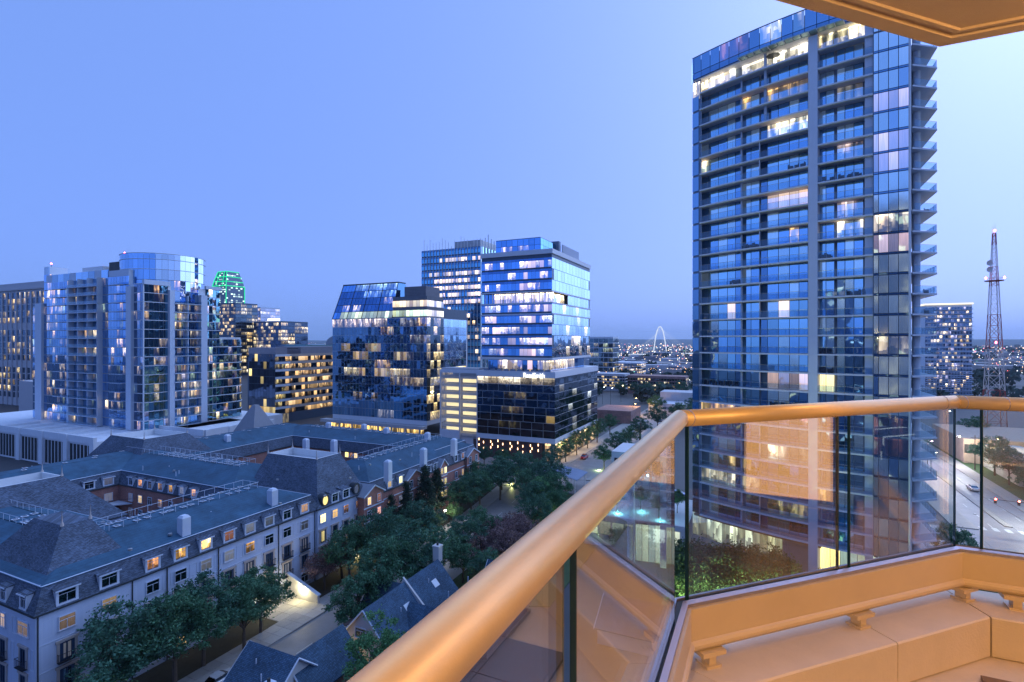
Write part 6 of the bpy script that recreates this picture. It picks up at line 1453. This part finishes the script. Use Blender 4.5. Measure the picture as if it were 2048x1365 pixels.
# ================================================================== cars
tyre = mat('tyre', (.02, .02, .02), .8); rim = mat('rim', (.4, .4, .42), .3, metal=.8); cg = glass((.05, .08, .12), var=.1)
def car(x, y, yaw, col, label, suv=False, group='parked cars'):
    z = gz(x, y) + .01; o = thing('car', label, 'car', (x, y, z), group); o.rotation_euler = (0, 0, yaw)
    paint = mat('car_paint_%s' % o.name, col, .25, metal=.3, var=.03, spec=.6); L, W = (4.7, 1.85); H = 1.75 if suv else 1.45
    def loc(b, n, m, par=o, smooth=False):
        me = b.mesh(n, m, smooth=smooth); q = bpy.data.objects.new(n, me); COL.objects.link(q); q.parent = par; return q
    st = [(-2.35, .42, .62, .74), (-2.25, .30, .82, .86), (-1.3, .26, .92, .92), (.9, .26, .90, .92), (1.9, .28, .78, .88), (2.28, .34, .62, .76)]
    body = MB().rings([[(px, -w, zl), (px, w, zl), (px, w, zh), (px, w * .9, zh + .06), (px, -w * .9, zh + .06), (px, -w, zh)] for px, zl, zh, w in st]); bo = loc(body, 'body', paint)
    ca_ = [(-2.0 if suv else -1.7, .92, .80, .9), (-1.6 if suv else -1.1, H - .08, .66, 0), (.2, H, .68, 0), (1.15, .93, .80, 0)]
    cab = MB().rings([[(px, -w, .9), (px, w, .9), (px, w * .96, zz), (px, -w * .96, zz)] for px, zz, w, _ in ca_]); loc(cab, 'cabin_glass', cg)
    roof = MB().rings([[(px, -w, H - .07), (px, w, H - .07), (px, w, H + .02), (px, -w, H + .02)] for px, w in ((-1.55 if suv else -1.1, .64), (.25, .66))]); loc(roof, 'roof', paint)
    for px in (-1.4, 1.42):
        for s in (-1, 1):
            wq = loc(MB().tube([(px, s * .72, .33), (px, s * .94, .33)], .33, 16), 'tyre', tyre); loc(MB().tube([(px, s * .90, .33), (px, s * .95, .33)], .2, 12), 'rim', rim, wq)
    for s in (-1, 1):
        loc(MB().box(2.2, 2.3, s * .6 - .16, s * .6 + .16, .58, .7), 'headlight', mat('headlight', (.8, .8, .8), .2) if 'headlight' not in bpy.data.materials else bpy.data.materials['headlight']); loc(MB().box(-2.34, -2.28, s * .62 - .14, s * .62 + .14, .66, .8), 'tail_light', mat('tail_light', (.4, .02, .02), .3) if 'tail_light' not in bpy.data.materials else bpy.data.materials['tail_light'])
    return o
car(-63.2, 46.0, Q, (.55, .56, .58), 'white saloon car parked by the townhouse roof'); car(-63.3, 104.5, Q, (.6, .6, .6), 'white sport utility car parked under the globe street lamp', True); car(-63.3, 110.5, Q, (.62, .62, .62), 'white car parked beyond the sport utility car'); car(-63.3, 98.5, Q, (.35, .37, .4), 'silver car parked behind the white sport utility car')
car(-60.6, 103, Q, (.03, .035, .05), 'dark car standing in the street beside the white one'); car(-60.8, 96.5, Q, (.4, .4, .42), 'pale car standing in the street near the crape myrtles'); car(-63.3, 116.5, Q, (.04, .04, .06), 'black car parked near the grove'); car(-19.5, 121.5 + 24, 0, (.05, .1, .3), 'blue car behind the pool terrace')
car(-55.6, 178, -Q, (.35, .02, .02), 'red car on the road past the office lobby'); car(-47.8, 196, Q, (.4, .4, .4), 'grey car on the road past the office lobby'); [car(x_, y_, yw_, cc_, 'small distant car on the avenue', group='cars on the avenue') for x_, y_, yw_, cc_ in ((53.2, 236, Q, (.4, .4, .42)), (53.4, 262, Q, (.05, .05, .06)), (46.2, 246, -Q, (.5, .5, .5)), (46.2, 290, -Q, (.3, .05, .05)), (30.5, 141, 0, (.1, .12, .16)), (71, 133, math.pi, (.55, .55, .55)))]
car(53, 186, Q, (.5, .5, .5), 'white car driving up the avenue'); car(46, 205, -Q, (.2, .02, .02), 'dark red car on the avenue')
for k in range(3): car(-52 + k * 3.0, 236 + k * 20, Q, (.1, .1, .12), 'dark car far up the road past the office lobby')
# traffic lights, poles and wires, sign, barrels at the crossing
ts = thing('traffic_signal', 'mast-arm traffic signal showing red over the avenue', 'traffic light', (58.6, 149.5, 0))
MB().tube([(58.6, 149.5, 0), (58.6, 149.5, 6.4)], [.16, .12], 8).build('pole', steel, ts); MB().tube([(58.6, 149.5, 6.1), (45.5, 149.3, 6.5)], [.1, .06], 6).build('mast_arm', steel, ts)
rl = glow('red_signal', (1, .08, .06), 25)
for x in (46.3, 50.2):
    h = piece('signal_head', ts, (x, 149.0, 6.3), 0, .4, .35, 1.15, steel); MB().tube([(x, 148.8, 6.65), (x, 148.74, 6.65)], .2, 12).build('red_lens', rl, h)
wood = mat('utility_wood', (.10, .08, .06), .9)
for i, (x, y, h) in enumerate(((61.5, 158, 11), (41.5, 190, 11), (41.2, 235, 11), (61.8, 215, 11), (24, 260, 10), (-41.5, 205, 10), (-41.5, 262, 10))):
    o = thing('utility_pole', ('wooden utility pole with a guy wire by the crossing', 'wooden utility pole on the near kerb of the avenue', 'wooden utility pole further up the avenue', 'wooden utility pole before the tan warehouse', 'lone wooden utility pole behind the tower', 'wooden utility pole past the office lobby', 'wooden utility pole near the warehouse corner')[i], 'utility pole', (x, y, 0), 'utility poles')
    MB().tube([(x, y, 0), (x, y, h)], [.17, .11], 7).build('pole', wood, o); piece('cross_arm', o, (x, y, h - .8), 0, 2.2, .12, .14, wood)
    if i == 0: MB().tube([(x, y, 8), (x - 4, y - .5, 0)], .03, 4).build('guy_wire', steel, o)
for i, (p, q) in enumerate((((61.5, 158, 10.4), (61.8, 215, 10.4)), ((41.5, 190, 10.3), (41.2, 235, 10.3)), ((61.5, 158, 10.0), (41.5, 190, 10.0)), ((41.5, 190, 9.6), (41.5, 120, 9.8)))):
    p, q = Vector(p), Vector(q); pts = [tuple(p + (q - p) * t - Vector((0, 0, 4 * .9 * t * (1 - t)))) for t in [k / 12 for k in range(13)]]
    tag(MB().tube(pts, .03, 4).build('overhead_wire', steel), ('sagging wire along the far side of the avenue', 'sagging wire along the near kerb of the avenue', 'sagging wire crossing over the avenue', 'sagging wire running towards the tower')[i], 'wire')
bs = thing('lit_billboard', 'white floodlit sign panel on the lawn by the crossing', 'sign', (70, 152.5, 0)); MB().box(64.5, 76, 152.4, 152.7, 1.2, 7).build('panel', glow('lit_panel', (1, 1, .85), .9), bs)
for x in (65.5, 75): piece('post', bs, (x, 152.9, 1.8), 0, .2, .2, 3.6, steel)
brl = mat('barrier_dark', (.06, .06, .07), .6)
for k in range(9):
    tag(MB().prism([(52 + k * 2.2, 138), (53.9 + k * 2.2, 138), (53.9 + k * 2.2, 138.6), (52 + k * 2.2, 138.6)], .02, .85).prism([(52.2 + k * 2.2, 138.12), (53.7 + k * 2.2, 138.12), (53.7 + k * 2.2, 138.48), (52.2 + k * 2.2, 138.48)], .85, 1.0).build('road_barrier', brl), 'dark road barrier block in the row across the crossing', 'barrier', group='road barriers at the crossing')
# orange roadwork sign by the townhouse
rsn = thing('roadwork_sign', 'orange diamond roadwork sign on a stand by the townhouse', 'sign', (-52.2, 52.6, -3.2)); xs_, ys_ = -52.2, 52.6
MB().rings([[(xs_ + dx, ys_ - .02 * k, -3.1 + dz) for dx, dz in ((0, 1.0), (.62, 1.62), (0, 2.24), (-.62, 1.62))] for k in (0, 1)]).build('diamond_board', mat('orange_sheet', (.9, .09, .03), .5, var=.05), rsn); MB().tube([(xs_, ys_ + .05, -3.2), (xs_, ys_ + .05, -1.2)], .03, 6).build('stand', steel, rsn)
# fence along the townhouse drive
fn = thing('iron_fence', 'black iron picket fence beside the townhouse drive', 'fence', (-52, 49, -3.2))
for k in range(22): piece('picket', fn, (-51.4, 46.4 + k * .3, -2.4), 0, .04, .04, 1.6, iron)
MB().box(-51.43, -51.37, 46.3, 52.9, -1.75, -1.7).box(-51.43, -51.37, 46.3, 52.9, -2.9, -2.85).build('rails', iron, fn)
# ================================================================== our own building and the city behind us (seen in the window reflections)
fw = [far_windows('city_windows_a', (.08, .11, .18), (1, .75, .4), 2.6, 3.4, .13), far_windows('city_windows_b', (.2, .2, .25), (1, .88, .65), 3.4, 3.8, .16), far_windows('city_windows_c', (.07, .09, .14), (.85, .95, 1), 2.2, 3.6, .14)]
bw_ = random.Random(9); cb = MB()
for _ in range(75):
    a = bw_.uniform(-150, 150) + 180; d = bw_.uniform(55, 420); x, y = d * math.sin(rad(a)), d * math.cos(rad(a))
    if y > -28 and abs(x) < 130: continue
    if y > 10: continue
    w, l, h = bw_.uniform(12, 30), bw_.uniform(12, 26), bw_.choice((8, 12, 14, 22, 38, 52, 66)) * bw_.uniform(.8, 1.2)
    cb.box(x - w / 2, x + w / 2, y - l / 2, y + l / 2, 0, h, bw_.randint(0, 2))
cb.build('city_behind', fw, kind='stuff', label='lit city blocks behind the balcony, seen only in reflections', cat='city')
ob = thing('balcony_building', 'stucco apartment tower that carries the balcony', 'tower', (8, -12, 0))
MB().box(-7, 24, -24, -1.93, -3.5, 84).build('wall', fw[0], ob)
hz_ = MB().box(-9500, 9500, -600, 16500, -5, 290)
ho = hz_.build('haze', bpy.data.materials.new('haze_air'), kind='stuff', label='thin blue evening haze over the whole city', cat='haze')
hm = bpy.data.materials['haze_air']; hm.use_nodes = True; hn = hm.node_tree; hn.nodes.clear()
pv_ = nd(hn, 'ShaderNodeVolumePrincipled', {'Color': (.75, .85, 1, 1), 'Density': .00006, 'Anisotropy': .2}); hn.links.new(pv_.outputs[0], nd(hn, 'ShaderNodeOutputMaterial').inputs['Volume'])
